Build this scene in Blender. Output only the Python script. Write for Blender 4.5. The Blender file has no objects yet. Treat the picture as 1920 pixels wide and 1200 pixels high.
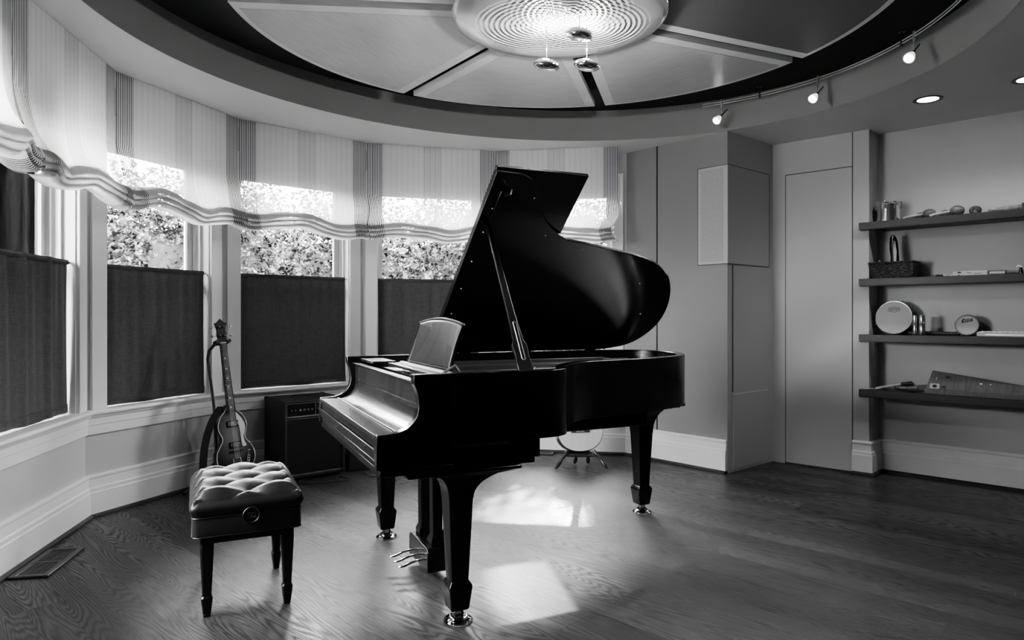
import bpy, bmesh, math, random
from mathutils import Vector, Matrix
random.seed(7)
PI = math.pi
C = bpy.context.scene.collection
R = math.radians

# ------------------------------------------------------------------ camera
CAMH = 1.22
cd = bpy.data.cameras.new('camera'); cam = bpy.data.objects.new('camera', cd); C.objects.link(cam)
cam.location = (0, 0, CAMH); cam.rotation_euler = (PI/2, 0, 0)
cd.sensor_width = 36; cd.lens = 24.0; cd.shift_y = -10/1920; cd.clip_start = 0.05
bpy.context.scene.camera = cam

# ------------------------------------------------------------------ materials
def newmat(name):
    m = bpy.data.materials.new(name); m.use_nodes = True
    nt = m.node_tree; b = nt.nodes['Principled BSDF']
    return m, nt, b
def g(v): return (v, v, v, 1)
def N(nt, t, **kw):
    n = nt.nodes.new(t)
    for k, v in kw.items(): setattr(n, k, v)
    return n
def mathn(nt, op, a, b=None, c=None):
    n = N(nt, 'ShaderNodeMath', operation=op)
    for i, x in enumerate((a, b, c)):
        if x is None: continue
        if isinstance(x, (int, float)): n.inputs[i].default_value = x
        else: nt.links.new(x, n.inputs[i])
    return n.outputs[0]
def ramp(nt, fac, stops):
    r = N(nt, 'ShaderNodeValToRGB'); e = r.color_ramp.elements
    e[0].position, e[0].color = stops[0][0], g(stops[0][1]); e[1].position, e[1].color = stops[-1][0], g(stops[-1][1])
    for p, v in stops[1:-1]:
        x = e.new(p); x.color = g(v)
    nt.links.new(fac, r.inputs[0]); return r.outputs[0]
def mat(name, v, rough=.5, metal=0, var=.06, scale=12, bump=0, coat=0, spec=.5, emit=0, stretch=None, coord='Object', bscale=None):
    m, nt, b = newmat(name)
    b.inputs['Roughness'].default_value = rough; b.inputs['Metallic'].default_value = metal
    b.inputs['Coat Weight'].default_value = coat; b.inputs['Specular IOR Level'].default_value = spec
    tc = N(nt, 'ShaderNodeTexCoord'); no = N(nt, 'ShaderNodeTexNoise'); no.inputs['Scale'].default_value = scale
    no.inputs['Detail'].default_value = 4
    if stretch:
        mp = N(nt, 'ShaderNodeMapping'); mp.inputs['Scale'].default_value = stretch
        nt.links.new(tc.outputs[coord], mp.inputs[0]); nt.links.new(mp.outputs[0], no.inputs[0])
    else: nt.links.new(tc.outputs[coord], no.inputs[0])
    col = ramp(nt, no.outputs[0], [(.3, max(0, v*(1-var))), (.7, min(1, v*(1+var)))])
    nt.links.new(col, b.inputs['Base Color'])
    if bump:
        bn = N(nt, 'ShaderNodeBump'); bn.inputs['Strength'].default_value = bump; bn.inputs['Distance'].default_value = .01
        n2 = N(nt, 'ShaderNodeTexNoise'); n2.inputs['Scale'].default_value = bscale or scale*6
        nt.links.new(tc.outputs[coord], n2.inputs[0]); nt.links.new(n2.outputs[0], bn.inputs['Height']); nt.links.new(bn.outputs[0], b.inputs['Normal'])
    if emit:
        b.inputs['Emission Color'].default_value = g(1); b.inputs['Emission Strength'].default_value = emit
    return m
M = {}
M['wall'] = mat('wall_paint', .50, .55, var=.02, scale=2, bump=.03, bscale=150)
M['ceil'] = mat('ceiling_paint', .86, .6, var=.015, scale=2)
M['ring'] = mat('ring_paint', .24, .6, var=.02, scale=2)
M['black'] = mat('black_ceiling', .004, .8, var=.1)
M['trim'] = mat('white_trim_paint', .80, .28, var=.015, scale=3, coat=.2)
M['shoe'] = mat('dark_shoe_wood', .035, .35, var=.3, scale=20)
M['piano'] = mat('black_piano_lacquer', .0045, .22, var=.1, spec=.4, coat=.08, scale=3)
M['piano_top'] = mat('black_piano_satin', .009, .26, var=.15, coat=.2, scale=3, stretch=(1, 12, 1))
M['plate'] = mat('bronze_plate', .30, .38, metal=1, var=.1)
M['string'] = mat('steel_string', .6, .3, metal=1)
M['brass'] = mat('polished_brass', .78, .14, metal=1, var=.03)
M['steel'] = mat('polished_steel', .75, .12, metal=1, var=.03)
M['darkmetal'] = mat('dark_metal', .12, .35, metal=1)
M['leather'] = mat('black_leather', .010, .36, var=.15, bump=.1, scale=60, bscale=500, spec=.45)
M['blackwood'] = mat('black_wood', .008, .25, var=.2)
M['tolex'] = mat('black_vinyl', .013, .45, var=.25, scale=120, bump=.35, bscale=500)
M['grille'] = mat('black_grille_cloth', .008, .85, var=.5, scale=300)
M['panelblack'] = mat('black_control_panel', .01, .3)
M['silver'] = mat('silver_trim', .8, .35, metal=1)
M['white'] = mat('white_plastic', .75, .3)
M['rubber'] = mat('black_rubber', .015, .6)
M['shelf'] = mat('dark_shelf_wood', .011, .45, var=.5, scale=8, stretch=(2, 2, 30), bump=.05)
M['vent'] = mat('vent_dark_wood', .05, .4, var=.3, scale=20)
M['alu'] = mat('brushed_aluminium', .5, .3, metal=1)
M['drumskin'] = mat('drum_skin', .42, .6, var=.04, scale=8)
M['ink'] = mat('black_ink', .01, .6)
M['maraca'] = mat('polished_gourd', .12, .15, coat=.6, var=.15)
M['lightwood'] = mat('light_wood', .38, .45, var=.2, stretch=(1, 1, 12))
M['midwood'] = mat('brown_wood', .09, .35, var=.3, stretch=(20, 2, 2), scale=4, coat=.2)
M['seeds'] = mat('coarse_nut_shell', .07, .8, var=.8, scale=60, bump=1, bscale=60)
M['bamboo'] = mat('pale_cactus_wood', .22, .7, var=.5, scale=30, bump=.8, bscale=60)
M['spruce'] = mat('pale_spruce_top', .62, .22, var=.05, scale=5, stretch=(20, 1, 1), coat=.3)
M['darkside'] = mat('dark_guitar_side', .03, .2, coat=.5)
M['binding'] = mat('cream_binding', .75, .4)
M['fretboard'] = mat('rosewood', .04, .4, var=.3, scale=20)
M['paper'] = mat('pale_card', .42, .6, var=.05)
M['tree'] = mat('bark', .2, .8, var=.4, bump=.5)
M['lawn'] = mat('lawn', .35, .9, var=.4, scale=5)
M['stone'] = mat('pale_paving', .6, .8, var=.1)
M['bulb'] = mat('lit_bulb', 1, .3, emit=16)
M['litglass'] = mat('lit_frosted_glass', .8, .3, emit=.7)
M['can'] = mat('lit_can', 1, .5, emit=14)
def pearl():
    m, nt, b = newmat('sunburst_top')
    tc = N(nt, 'ShaderNodeTexCoord'); gr = N(nt, 'ShaderNodeTexGradient', gradient_type='SPHERICAL')
    mp = N(nt, 'ShaderNodeMapping'); mp.inputs['Location'].default_value = (0, 0, -.62*0.22*5); mp.inputs['Scale'].default_value = (6.5, 1, 4.2)
    mp.inputs['Location'].default_value = (0, 0, -1.05)
    nt.links.new(tc.outputs['Object'], mp.inputs[0]); nt.links.new(mp.outputs[0], gr.inputs[0])
    nt.links.new(ramp(nt, gr.outputs[0], [(0, .02), (.25, .07), (.7, .2), (1, .26)]), b.inputs['Base Color'])
    b.inputs['Roughness'].default_value = .15; b.inputs['Coat Weight'].default_value = .8
    return m
M['sunburst'] = pearl()
def floor_mat():
    m, nt, b = newmat('dark_oak_floor')
    tc = N(nt, 'ShaderNodeTexCoord'); mp = N(nt, 'ShaderNodeMapping'); mp.inputs['Rotation'].default_value = (0, 0, R(44))
    nt.links.new(tc.outputs['Object'], mp.inputs[0])
    br = N(nt, 'ShaderNodeTexBrick'); br.inputs['Scale'].default_value = 1; br.inputs['Brick Width'].default_value = 1.7; br.inputs['Row Height'].default_value = .125
    br.inputs['Mortar Size'].default_value = .0012; br.inputs['Mortar Smooth'].default_value = .2; br.offset = .37; br.offset_frequency = 3
    br.inputs['Color1'].default_value = g(0); br.inputs['Color2'].default_value = g(1); br.inputs['Mortar'].default_value = g(0.5); br.inputs['Bias'].default_value = 0
    nt.links.new(mp.outputs[0], br.inputs[0])
    rnd = br.outputs['Color']
    sx = N(nt, 'ShaderNodeSeparateXYZ'); nt.links.new(mp.outputs[0], sx.inputs[0])
    cx = N(nt, 'ShaderNodeCombineXYZ')
    nt.links.new(mathn(nt, 'MULTIPLY', sx.outputs[0], .85), cx.inputs[0]); nt.links.new(mathn(nt, 'MULTIPLY', sx.outputs[1], 7.5), cx.inputs[1])
    nt.links.new(mathn(nt, 'MULTIPLY', rnd, 37.0), cx.inputs[2])
    n1 = N(nt, 'ShaderNodeTexNoise'); n1.inputs['Scale'].default_value = 1.0; n1.inputs['Detail'].default_value = 2.0; n1.inputs['Roughness'].default_value = .3
    nt.links.new(cx.outputs[0], n1.inputs[0])
    rings = mathn(nt, 'FRACT', mathn(nt, 'MULTIPLY', n1.outputs[0], 30))
    tri = mathn(nt, 'ABSOLUTE', mathn(nt, 'SUBTRACT', rings, .5))
    # fine pores along the plank
    cx2 = N(nt, 'ShaderNodeCombineXYZ')
    nt.links.new(mathn(nt, 'MULTIPLY', sx.outputs[0], 14), cx2.inputs[0]); nt.links.new(mathn(nt, 'MULTIPLY', sx.outputs[1], 320), cx2.inputs[1])
    nt.links.new(mathn(nt, 'MULTIPLY', rnd, 11.0), cx2.inputs[2])
    n2 = N(nt, 'ShaderNodeTexNoise'); n2.inputs['Scale'].default_value = 1; n2.inputs['Detail'].default_value = 2
    nt.links.new(cx2.outputs[0], n2.inputs[0])
    line_ = ramp(nt, tri, [(0, .012), (.09, .02), (.2, .055), (.5, .064)])
    n3 = N(nt, 'ShaderNodeTexNoise'); n3.inputs['Scale'].default_value = 1.1; nt.links.new(cx.outputs[0], n3.inputs[0])
    bm = N(nt, 'ShaderNodeMix', data_type='RGBA'); nt.links.new(ramp(nt, n3.outputs[0], [(.42, .15), (.62, 1)]), bm.inputs[0]); bm.inputs[6].default_value = g(.05); nt.links.new(line_, bm.inputs[7]); base = bm.outputs[2]
    pore = ramp(nt, n2.outputs[0], [(.35, .45), (.62, 1.35)])
    tone = ramp(nt, rnd, [(0, .6), (1, 1.35)])
    mx = N(nt, 'ShaderNodeMix', data_type='RGBA', blend_type='MULTIPLY'); mx.inputs[0].default_value = 1
    nt.links.new(base, mx.inputs[6]); nt.links.new(pore, mx.inputs[7])
    mx2 = N(nt, 'ShaderNodeMix', data_type='RGBA', blend_type='MULTIPLY'); mx2.inputs[0].default_value = 1
    nt.links.new(mx.outputs[2], mx2.inputs[6]); nt.links.new(tone, mx2.inputs[7])
    mo = N(nt, 'ShaderNodeMix', data_type='RGBA'); mo.inputs[7].default_value = g(.008)
    nt.links.new(br.outputs['Fac'], mo.inputs[0]); nt.links.new(mx2.outputs[2], mo.inputs[6])
    nt.links.new(mo.outputs[2], b.inputs['Base Color'])
    nt.links.new(ramp(nt, tri, [(0, .55), (.5, .31)]), b.inputs['Roughness'])
    bn = N(nt, 'ShaderNodeBump'); bn.inputs['Strength'].default_value = .12; bn.inputs['Distance'].default_value = .004
    hh = mathn(nt, 'SUBTRACT', mathn(nt, 'ADD', tri, mathn(nt, 'MULTIPLY', n2.outputs[0], .4)), mathn(nt, 'MULTIPLY', br.outputs['Fac'], 1.5))
    nt.links.new(hh, bn.inputs['Height']); nt.links.new(bn.outputs[0], b.inputs['Normal'])
    b.inputs['Specular IOR Level'].default_value = .38
    return m
M['floor'] = floor_mat()
def cloth_mat():
    m, nt, b = newmat('dark_linen')
    tc = N(nt, 'ShaderNodeTexCoord')
    def nz(sc, s):
        mp = N(nt, 'ShaderNodeMapping'); mp.inputs['Scale'].default_value = s
        nt.links.new(tc.outputs['Object'], mp.inputs[0]); n = N(nt, 'ShaderNodeTexNoise'); n.inputs['Scale'].default_value = sc; n.inputs['Detail'].default_value = 3
        nt.links.new(mp.outputs[0], n.inputs[0]); return n.outputs[0]
    s = mathn(nt, 'ADD', nz(1, (20, 20, 420)), nz(1, (420, 420, 20)))
    col = ramp(nt, mathn(nt, 'MULTIPLY', s, .5), [(.36, .065), (.64, .125)])
    nt.links.new(col, b.inputs['Base Color']); b.inputs['Roughness'].default_value = .85
    b.inputs['Sheen Weight'].default_value = .15
    tr = N(nt, 'ShaderNodeBsdfTranslucent'); nt.links.new(col, tr.inputs[0])
    mix = N(nt, 'ShaderNodeMixShader'); mix.inputs[0].default_value = .4
    out = nt.nodes['Material Output']
    nt.links.new(b.outputs[0], mix.inputs[1]); nt.links.new(tr.outputs[0], mix.inputs[2]); nt.links.new(mix.outputs[0], out.inputs[0])
    return m
M['cloth'] = cloth_mat()
def sheer_mat():
    m, nt, b = newmat('striped_sheer')
    uv = N(nt, 'ShaderNodeUVMap'); uv.uv_map = 'UVMap'
    sx = N(nt, 'ShaderNodeSeparateXYZ'); nt.links.new(uv.outputs[0], sx.inputs[0]); s = sx.outputs[0]
    L = 1.05
    d = mathn(nt, 'MINIMUM', s, mathn(nt, 'SUBTRACT', L, s))                     # distance from nearest seam
    edge = mathn(nt, 'LESS_THAN', d, .125)
    mid = mathn(nt, 'LESS_THAN', mathn(nt, 'ABSOLUTE', mathn(nt, 'SUBTRACT', s, L/2)), .075)
    saw = mathn(nt, 'FRACT', mathn(nt, 'MULTIPLY', s, 74))
    line = mathn(nt, 'LESS_THAN', saw, .42)
    saw2 = mathn(nt, 'FRACT', mathn(nt, 'MULTIPLY', s, 22))
    line2 = mathn(nt, 'LESS_THAN', saw2, .35)
    st = mathn(nt, 'ADD', mathn(nt, 'MULTIPLY', mathn(nt, 'MULTIPLY', edge, line), 1.0), mathn(nt, 'MULTIPLY', mathn(nt, 'MULTIPLY', mid, line), .38))
    st = mathn(nt, 'ADD', st, mathn(nt, 'MULTIPLY', line2, .07))
    st = mathn(nt, 'MINIMUM', st, 1)
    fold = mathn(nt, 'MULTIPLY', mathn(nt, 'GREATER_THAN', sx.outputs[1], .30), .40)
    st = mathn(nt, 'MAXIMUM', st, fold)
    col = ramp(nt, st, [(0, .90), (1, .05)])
    df = N(nt, 'ShaderNodeBsdfDiffuse'); tl = N(nt, 'ShaderNodeBsdfTranslucent'); tp = N(nt, 'ShaderNodeBsdfTransparent')
    nt.links.new(col, df.inputs[0]); nt.links.new(col, tl.inputs[0])
    m1 = N(nt, 'ShaderNodeMixShader'); m1.inputs[0].default_value = .52
    nt.links.new(df.outputs[0], m1.inputs[1]); nt.links.new(tl.outputs[0], m1.inputs[2])
    m2 = N(nt, 'ShaderNodeMixShader')
    nt.links.new(ramp(nt, st, [(0, .09), (.3, .05), (1, .02)]), m2.inputs[0])
    nt.links.new(m1.outputs[0], m2.inputs[1]); nt.links.new(tp.outputs[0], m2.inputs[2])
    nt.links.new(m2.outputs[0], nt.nodes['Material Output'].inputs[0])
    return m
M['sheer'] = sheer_mat()
def glass_mat():
    m, nt, b = newmat('window_glass')
    tp = N(nt, 'ShaderNodeBsdfTransparent'); gl = N(nt, 'ShaderNodeBsdfGlossy'); gl.inputs['Roughness'].default_value = 0.01
    fr = N(nt, 'ShaderNodeFresnel'); fr.inputs[0].default_value = 1.25
    mx = N(nt, 'ShaderNodeMixShader'); nt.links.new(fr.outputs[0], mx.inputs[0]); nt.links.new(tp.outputs[0], mx.inputs[1]); nt.links.new(gl.outputs[0], mx.inputs[2])
    nt.links.new(mx.outputs[0], nt.nodes['Material Output'].inputs[0])
    return m
M['glass'] = glass_mat()
def cup_mat():
    m, nt, b = newmat('clear_cut_glass'); b.inputs['Transmission Weight'].default_value = 1; b.inputs['Roughness'].default_value = .05
    b.inputs['IOR'].default_value = 1.5
    return m
M['cupglass'] = cup_mat()
def leaf_mat():
    m, nt, b = newmat('sunlit_leaf')
    oi = N(nt, 'ShaderNodeTexCoord'); n = N(nt, 'ShaderNodeTexNoise'); n.inputs['Scale'].default_value = 9; n.inputs['Detail'].default_value = 3
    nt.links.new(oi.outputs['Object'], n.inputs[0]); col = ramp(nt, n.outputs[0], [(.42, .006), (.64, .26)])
    df = N(nt, 'ShaderNodeBsdfDiffuse'); tl = N(nt, 'ShaderNodeBsdfTranslucent')
    nt.links.new(col, df.inputs[0]); nt.links.new(col, tl.inputs[0])
    mx = N(nt, 'ShaderNodeMixShader'); mx.inputs[0].default_value = .45
    nt.links.new(df.outputs[0], mx.inputs[1]); nt.links.new(tl.outputs[0], mx.inputs[2]); nt.links.new(mx.outputs[0], nt.nodes['Material Output'].inputs[0])
    return m
M['leaf'] = leaf_mat()
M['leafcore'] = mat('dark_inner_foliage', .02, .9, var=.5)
def panel_mat():
    # brushed wood veneer, very fine grain
    m, nt, b = newmat('satin_wood_veneer')
    tc = N(nt, 'ShaderNodeTexCoord'); mp = N(nt, 'ShaderNodeMapping'); mp.inputs['Scale'].default_value = (2, 60, 1)
    nt.links.new(tc.outputs['Object'], mp.inputs[0]); n = N(nt, 'ShaderNodeTexNoise'); n.inputs['Scale'].default_value = 3; n.inputs['Detail'].default_value = 4
    nt.links.new(mp.outputs[0], n.inputs[0]); nt.links.new(ramp(nt, n.outputs[0], [(.35, .52), (.65, .66)]), b.inputs['Base Color'])
    b.inputs['Roughness'].default_value = .33; b.inputs['Anisotropic'].default_value = .7; b.inputs['Metallic'].default_value = .15
    return m
M['veneer'] = panel_mat()
def slat_mat():
    m, nt, b = newmat('finely_grooved_panel')
    tc = N(nt, 'ShaderNodeTexCoord'); w = N(nt, 'ShaderNodeTexWave', wave_type='BANDS', bands_direction='X'); w.inputs['Scale'].default_value = 32
    nt.links.new(tc.outputs['Object'], w.inputs[0]); nt.links.new(ramp(nt, w.outputs['Fac'], [(.3, .04), (.6, .18)]), b.inputs['Base Color'])
    b.inputs['Roughness'].default_value = .5
    return m
M['grooved'] = slat_mat()
M['border'] = mat('pale_wood_border', .85, .4, var=.06, scale=6)
def dish_mat():
    m, nt, b = newmat('rippled_mirror')
    tc = N(nt, 'ShaderNodeTexCoord'); sx = N(nt, 'ShaderNodeSeparateXYZ'); nt.links.new(tc.outputs['Object'], sx.inputs[0])
    x, y = sx.outputs[0], sx.outputs[1]
    def rip(dx, dy):
        a = mathn(nt, 'SUBTRACT', x, dx); c = mathn(nt, 'SUBTRACT', y, dy)
        r = mathn(nt, 'SQRT', mathn(nt, 'ADD', mathn(nt, 'MULTIPLY', a, a), mathn(nt, 'MULTIPLY', c, c)))
        fade = mathn(nt, 'MAXIMUM', mathn(nt, 'SUBTRACT', 1, mathn(nt, 'MULTIPLY', r, 2.9)), 0)
        return mathn(nt, 'MULTIPLY', mathn(nt, 'SINE', mathn(nt, 'MULTIPLY', r, 230)), mathn(nt, 'MINIMUM', mathn(nt, 'MULTIPLY', fade, 3), 1))
    h = mathn(nt, 'ADD', mathn(nt, 'ADD', rip(-.10, .02), rip(.14, .03)), rip(.03, -.12))
    bn = N(nt, 'ShaderNodeBump'); bn.inputs['Strength'].default_value = 1; bn.inputs['Distance'].default_value = .0028
    nt.links.new(h, bn.inputs['Height']); nt.links.new(bn.outputs[0], b.inputs['Normal'])
    b.inputs['Base Color'].default_value = g(.85); b.inputs['Metallic'].default_value = .7; b.inputs['Roughness'].default_value = .16
    return m
M['dish'] = dish_mat()
def weave_mat():
    m, nt, b = newmat('dark_woven_basket')
    tc = N(nt, 'ShaderNodeTexCoord'); mp = N(nt, 'ShaderNodeMapping'); mp.inputs['Scale'].default_value = (1, 1, 3)
    nt.links.new(tc.outputs['Object'], mp.inputs[0]); v = N(nt, 'ShaderNodeTexNoise'); v.inputs['Scale'].default_value = 55; v.inputs['Detail'].default_value = 3
    nt.links.new(mp.outputs[0], v.inputs[0]); nt.links.new(ramp(nt, v.outputs[0], [(.42, .006), (.7, .10)]), b.inputs['Base Color'])
    bn = N(nt, 'ShaderNodeBump'); bn.inputs['Strength'].default_value = 1; bn.inputs['Distance'].default_value = .02
    nt.links.new(v.outputs[0], bn.inputs['Height']); nt.links.new(bn.outputs[0], b.inputs['Normal']); b.inputs['Roughness'].default_value = .4
    return m
M['weave'] = weave_mat()
def grille_light():
    m, nt, b = newmat('speaker_grille_paint')
    tc = N(nt, 'ShaderNodeTexCoord'); v = N(nt, 'ShaderNodeTexVoronoi'); v.inputs['Scale'].default_value = 160
    nt.links.new(tc.outputs['Object'], v.inputs[0]); nt.links.new(ramp(nt, v.outputs[0], [(.2, .34), (.6, .44)]), b.inputs['Base Color']); b.inputs['Roughness'].default_value = .7
    return m
M['spkgrille'] = grille_light()

# ------------------------------------------------------------------ mesh helpers
class MB:
    def __init__(s): s.b = bmesh.new()
    def _v(s, p): return s.b.verts.new(p)
    def box(s, x0, x1, y0, y1, z0, z1, mx=None):
        vs = [Vector((x, y, z)) for z in (z0, z1) for y in (y0, y1) for x in (x0, x1)]
        if mx: vs = [mx @ v for v in vs]
        v = [s._v(p) for p in vs]
        for f in ((0, 2, 3, 1), (4, 5, 7, 6), (0, 1, 5, 4), (2, 6, 7, 3), (0, 4, 6, 2), (1, 3, 7, 5)): s.b.faces.new([v[i] for i in f])
        return s
    def prism(s, pts, lo, hi, f=None):
        """pts: 2-D polygon; f(u,v,w)->3-D; default extrude in z"""
        f = f or (lambda u, v, w: (u, v, w))
        a = [s._v(f(u, v, lo)) for u, v in pts]; b = [s._v(f(u, v, hi)) for u, v in pts]
        n = len(pts)
        try: s.b.faces.new(a[::-1]); s.b.faces.new(b)
        except ValueError: pass
        for i in range(n): s.b.faces.new((a[i], a[(i+1) % n], b[(i+1) % n], b[i]))
        return s
    def loft(s, rings, closed=True, caps=True):
        R_ = [[s._v(p) for p in r] for r in rings]
        n = len(R_[0])
        for a, b in zip(R_, R_[1:]):
            for i in range(n if closed else n-1):
                j = (i+1) % n; s.b.faces.new((a[i], a[j], b[j], b[i]))
        if caps and closed: s.b.faces.new(R_[0][::-1]); s.b.faces.new(R_[-1])
        return s
    def lathe(s, prof, n=24, mx=None, axis='z'):
        rings = []
        for r, z in prof:
            ring = []
            for i in range(n):
                a = 2*PI*i/n; p = Vector((r*math.cos(a), r*math.sin(a), z))
                if axis == 'x': p = Vector((p.z, p.x, p.y))
                if axis == 'y': p = Vector((p.x, p.z, p.y))
                ring.append(mx @ p if mx else p)
            rings.append(ring)
        if prof[0][0] > .001: return s.loft(rings+[rings[0]], caps=False)
        return s.loft(rings)
    def tube(s, pts, r, n=8, flat=None):
        pts = [Vector(p) for p in pts]; rings = []
        up = None
        for i, p in enumerate(pts):
            t = (pts[min(i+1, len(pts)-1)] - pts[max(i-1, 0)]).normalized()
            if up is None: up = Vector((0, 0, 1)) if abs(t.z) < .9 else Vector((1, 0, 0))
            a = t.cross(up).normalized(); b = a.cross(t).normalized(); up = b
            rr = r[i] if isinstance(r, (list, tuple)) else r
            rings.append([p + (a*math.cos(2*PI*k/n) + b*math.sin(2*PI*k/n)*(flat or 1))*rr for k in range(n)])
        return s.loft(rings)
    def grid(s, nu, nv, f, uvf=None):
        V = [[s._v(f(i/nu, j/nv)) for j in range(nv+1)] for i in range(nu+1)]
        uvl = s.b.loops.layers.uv.new('UVMap') if uvf else None
        for i in range(nu):
            for j in range(nv):
                fc = s.b.faces.new((V[i][j], V[i+1][j], V[i+1][j+1], V[i][j+1]))
                if uvl:
                    for l, (a, c) in zip(fc.loops, ((i, j), (i+1, j), (i+1, j+1), (i, j+1))): l[uvl].uv = uvf(a/nu, c/nv)
        return s
    def build(s, name, m, parent=None, bevel=0, smooth=False, sub=0, loc=None, rot=None, solid=0, kind=None, seg=2):
        bmesh.ops.recalc_face_normals(s.b, faces=s.b.faces)
        me = bpy.data.meshes.new(name); s.b.to_mesh(me); s.b.free()
        o = bpy.data.objects.new(name, me); C.objects.link(o)
        me.materials.append(m)
        if solid:
            md = o.modifiers.new('s', 'SOLIDIFY'); md.thickness = solid; md.offset = 0
        if bevel:
            md = o.modifiers.new('b', 'BEVEL'); md.width = bevel; md.segments = seg; md.limit_method = 'ANGLE'; md.angle_limit = R(35)
        if sub:
            md = o.modifiers.new('u', 'SUBSURF'); md.levels = sub; md.render_levels = sub
        if smooth or bevel or sub:
            for p in me.polygons: p.use_smooth = True
            if not sub:
                try: me.set_sharp_from_angle(angle=R(38))
                except Exception: pass
        if parent: o.parent = parent
        if loc: o.location = loc
        if rot: o.rotation_euler = rot
        if kind: o['kind'] = kind
        return o
def tag(o, label, cat, group=None, kind=None):
    o['label'] = label; o['category'] = cat
    if group: o['group'] = group
    if kind: o['kind'] = kind
    return o
def thing(name, label, cat, loc=(0, 0, 0), rotz=0, group=None):
    o = bpy.data.objects.new(name, None); C.objects.link(o); o.empty_display_size = .1
    o.location = loc; o.rotation_euler = (0, 0, rotz)
    return tag(o, label, cat, group)
def structe(name, loc=(0, 0, 0), rotz=0):
    o = bpy.data.objects.new(name, None); C.objects.link(o); o.empty_display_size = .1
    o.location = loc; o.rotation_euler = (0, 0, rotz); o['kind'] = 'structure'; return o
def sph(mb, c, r, n=16, sc=(1, 1, 1)):
    prof = [(max(1e-4, r*math.sin(PI*i/n)), -r*math.cos(PI*i/n)) for i in range(n+1)]
    mx = Matrix.Translation(c) @ Matrix.Diagonal((*sc, 1)); return mb.lathe(prof, n*2, mx)
def text_mesh(name, txt, size, m, parent, mx, ext=.0006, shear=0):
    cu = bpy.data.curves.new(name, 'FONT'); cu.body = txt; cu.size = size; cu.extrude = ext; cu.align_x = 'CENTER'; cu.align_y = 'CENTER'; cu.shear = shear
    t = bpy.data.objects.new(name, cu); C.objects.link(t)
    dg = bpy.context.evaluated_depsgraph_get(); me = bpy.data.meshes.new_from_object(t.evaluated_get(dg))
    bpy.data.objects.remove(t); o = bpy.data.objects.new(name, me); C.objects.link(o); me.materials.clear(); me.materials.append(m)
    o.parent = parent; o.matrix_local = mx; return o
def smooth_closed(pts, n=6):
    out = []; k = len(pts)
    for i in range(k):
        p0, p1, p2, p3 = [Vector(pts[(i+j-1) % k]) for j in range(4)]
        for t in range(n):
            u = t/n; out.append(tuple(.5*((2*p1)+(p2-p0)*u+(2*p0-5*p1+4*p2-p3)*u*u+(3*p1-p0-3*p2+p3)*u**3)))
    return out
def smooth_open(pts, n=6):
    out = []; k = len(pts)
    for i in range(k-1):
        p0, p1, p2, p3 = [Vector(pts[min(max(i+j-1, 0), k-1)]) for j in range(4)]
        for t in range(n):
            u = t/n; out.append(tuple(.5*((2*p1)+(p2-p0)*u+(2*p0-5*p1+4*p2-p3)*u*u+(3*p1-p0-3*p2+p3)*u**3)))
    out.append(tuple(pts[-1])); return out
def sweep(mb, path, prof, closed=False):
    """path: XY points, room on the right hand; prof: (d into room, z)"""
    P = [Vector((p[0], p[1])) for p in path]; rings = []
    for i, p in enumerate(P):
        d0 = (P[i]-P[i-1]).normalized() if i else (P[1]-P[0]).normalized()
        d1 = (P[i+1]-P[i]).normalized() if i < len(P)-1 else d0
        n0 = Vector((d0.y, -d0.x)); n1 = Vector((d1.y, -d1.x)); mth = (n0+n1); mth = mth/(mth.dot(n0)) if mth.length > .1 else n0
        rings.append([(p.x+mth.x*d, p.y+mth.y*d, z) for d, z in prof])
    return mb.loft(rings)

# ------------------------------------------------------------------ room geometry
HC = 2.63      # soffit height
HB = 2.872     # black recess
CB = Vector((-.046, 3.61))
W = [Vector(p) for p in [(-1.74, 1.93), (-2.335, 2.91), (-2.55, 4.08), (-2.15, 5.075), (-1.285, 5.86), (-.155, 6.175), (1.0, 5.955)]]
A = Vector((1.654, 5.24)); B = Vector((2.169, 5.679))
D = Vector((2.63, 5.265)); D2 = Vector((2.714, 5.19)); D3 = Vector((2.868, 5.345)); E = Vector((4.95, 3.335))
U = Vector((.7193, -.6947)); V = Vector((.6947, .7193))     # along the shelf wall, into the shelf wall
LB = Vector((-2.75, 1.25)); K1 = Vector((-2.75, -2.6)); K2 = Vector((4.95, -2.6))
def out(p, d=.2):
    v = (p-CB).normalized(); return p+v*d/math.cos(R(13.2))
WO = [out(p) for p in W]

# floor
mb = MB(); fl = [K1, LB, W[0], W[1], W[2], W[3], W[4], W[5], W[6], A, B, D, D2, D3, E, K2]
cen = Vector((.8, 1.8)); pts = []
flp = [tuple(p+(p-cen).normalized()*.08) for p in fl]
mb.prism(flp, -.08, 0)
o = mb.build('floor', M['floor'], kind='structure')

# bay wall with window openings
SILL, HEAD = .63, 2.33
mb = MB()
def quad_prism(mb, a, b, c, d, z0, z1): mb.prism([tuple(a), tuple(b), tuple(c), tuple(d)], z0, z1)
segs = []
for i in range(6):
    p, q = W[i], W[i+1]; d = (q-p).normalized(); L = (q-p).length; n = Vector((-d.y, d.x))
    segs.append((p, d, n, L))
    s0, s1 = .115, L-.115
    quad_prism(mb, p, q, WO[i+1], WO[i], 0, SILL-.01); quad_prism(mb, p, q, WO[i+1], WO[i], HEAD, 2.9)
    quad_prism(mb, p, p+d*s0, p+d*s0+n*.2, WO[i], SILL-.01, HEAD); quad_prism(mb, p+d*s1, q, WO[i+1], p+d*s1+n*.2, SILL-.01, HEAD)
mb.build('wall_bay', M['wall'], kind='structure')
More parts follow.
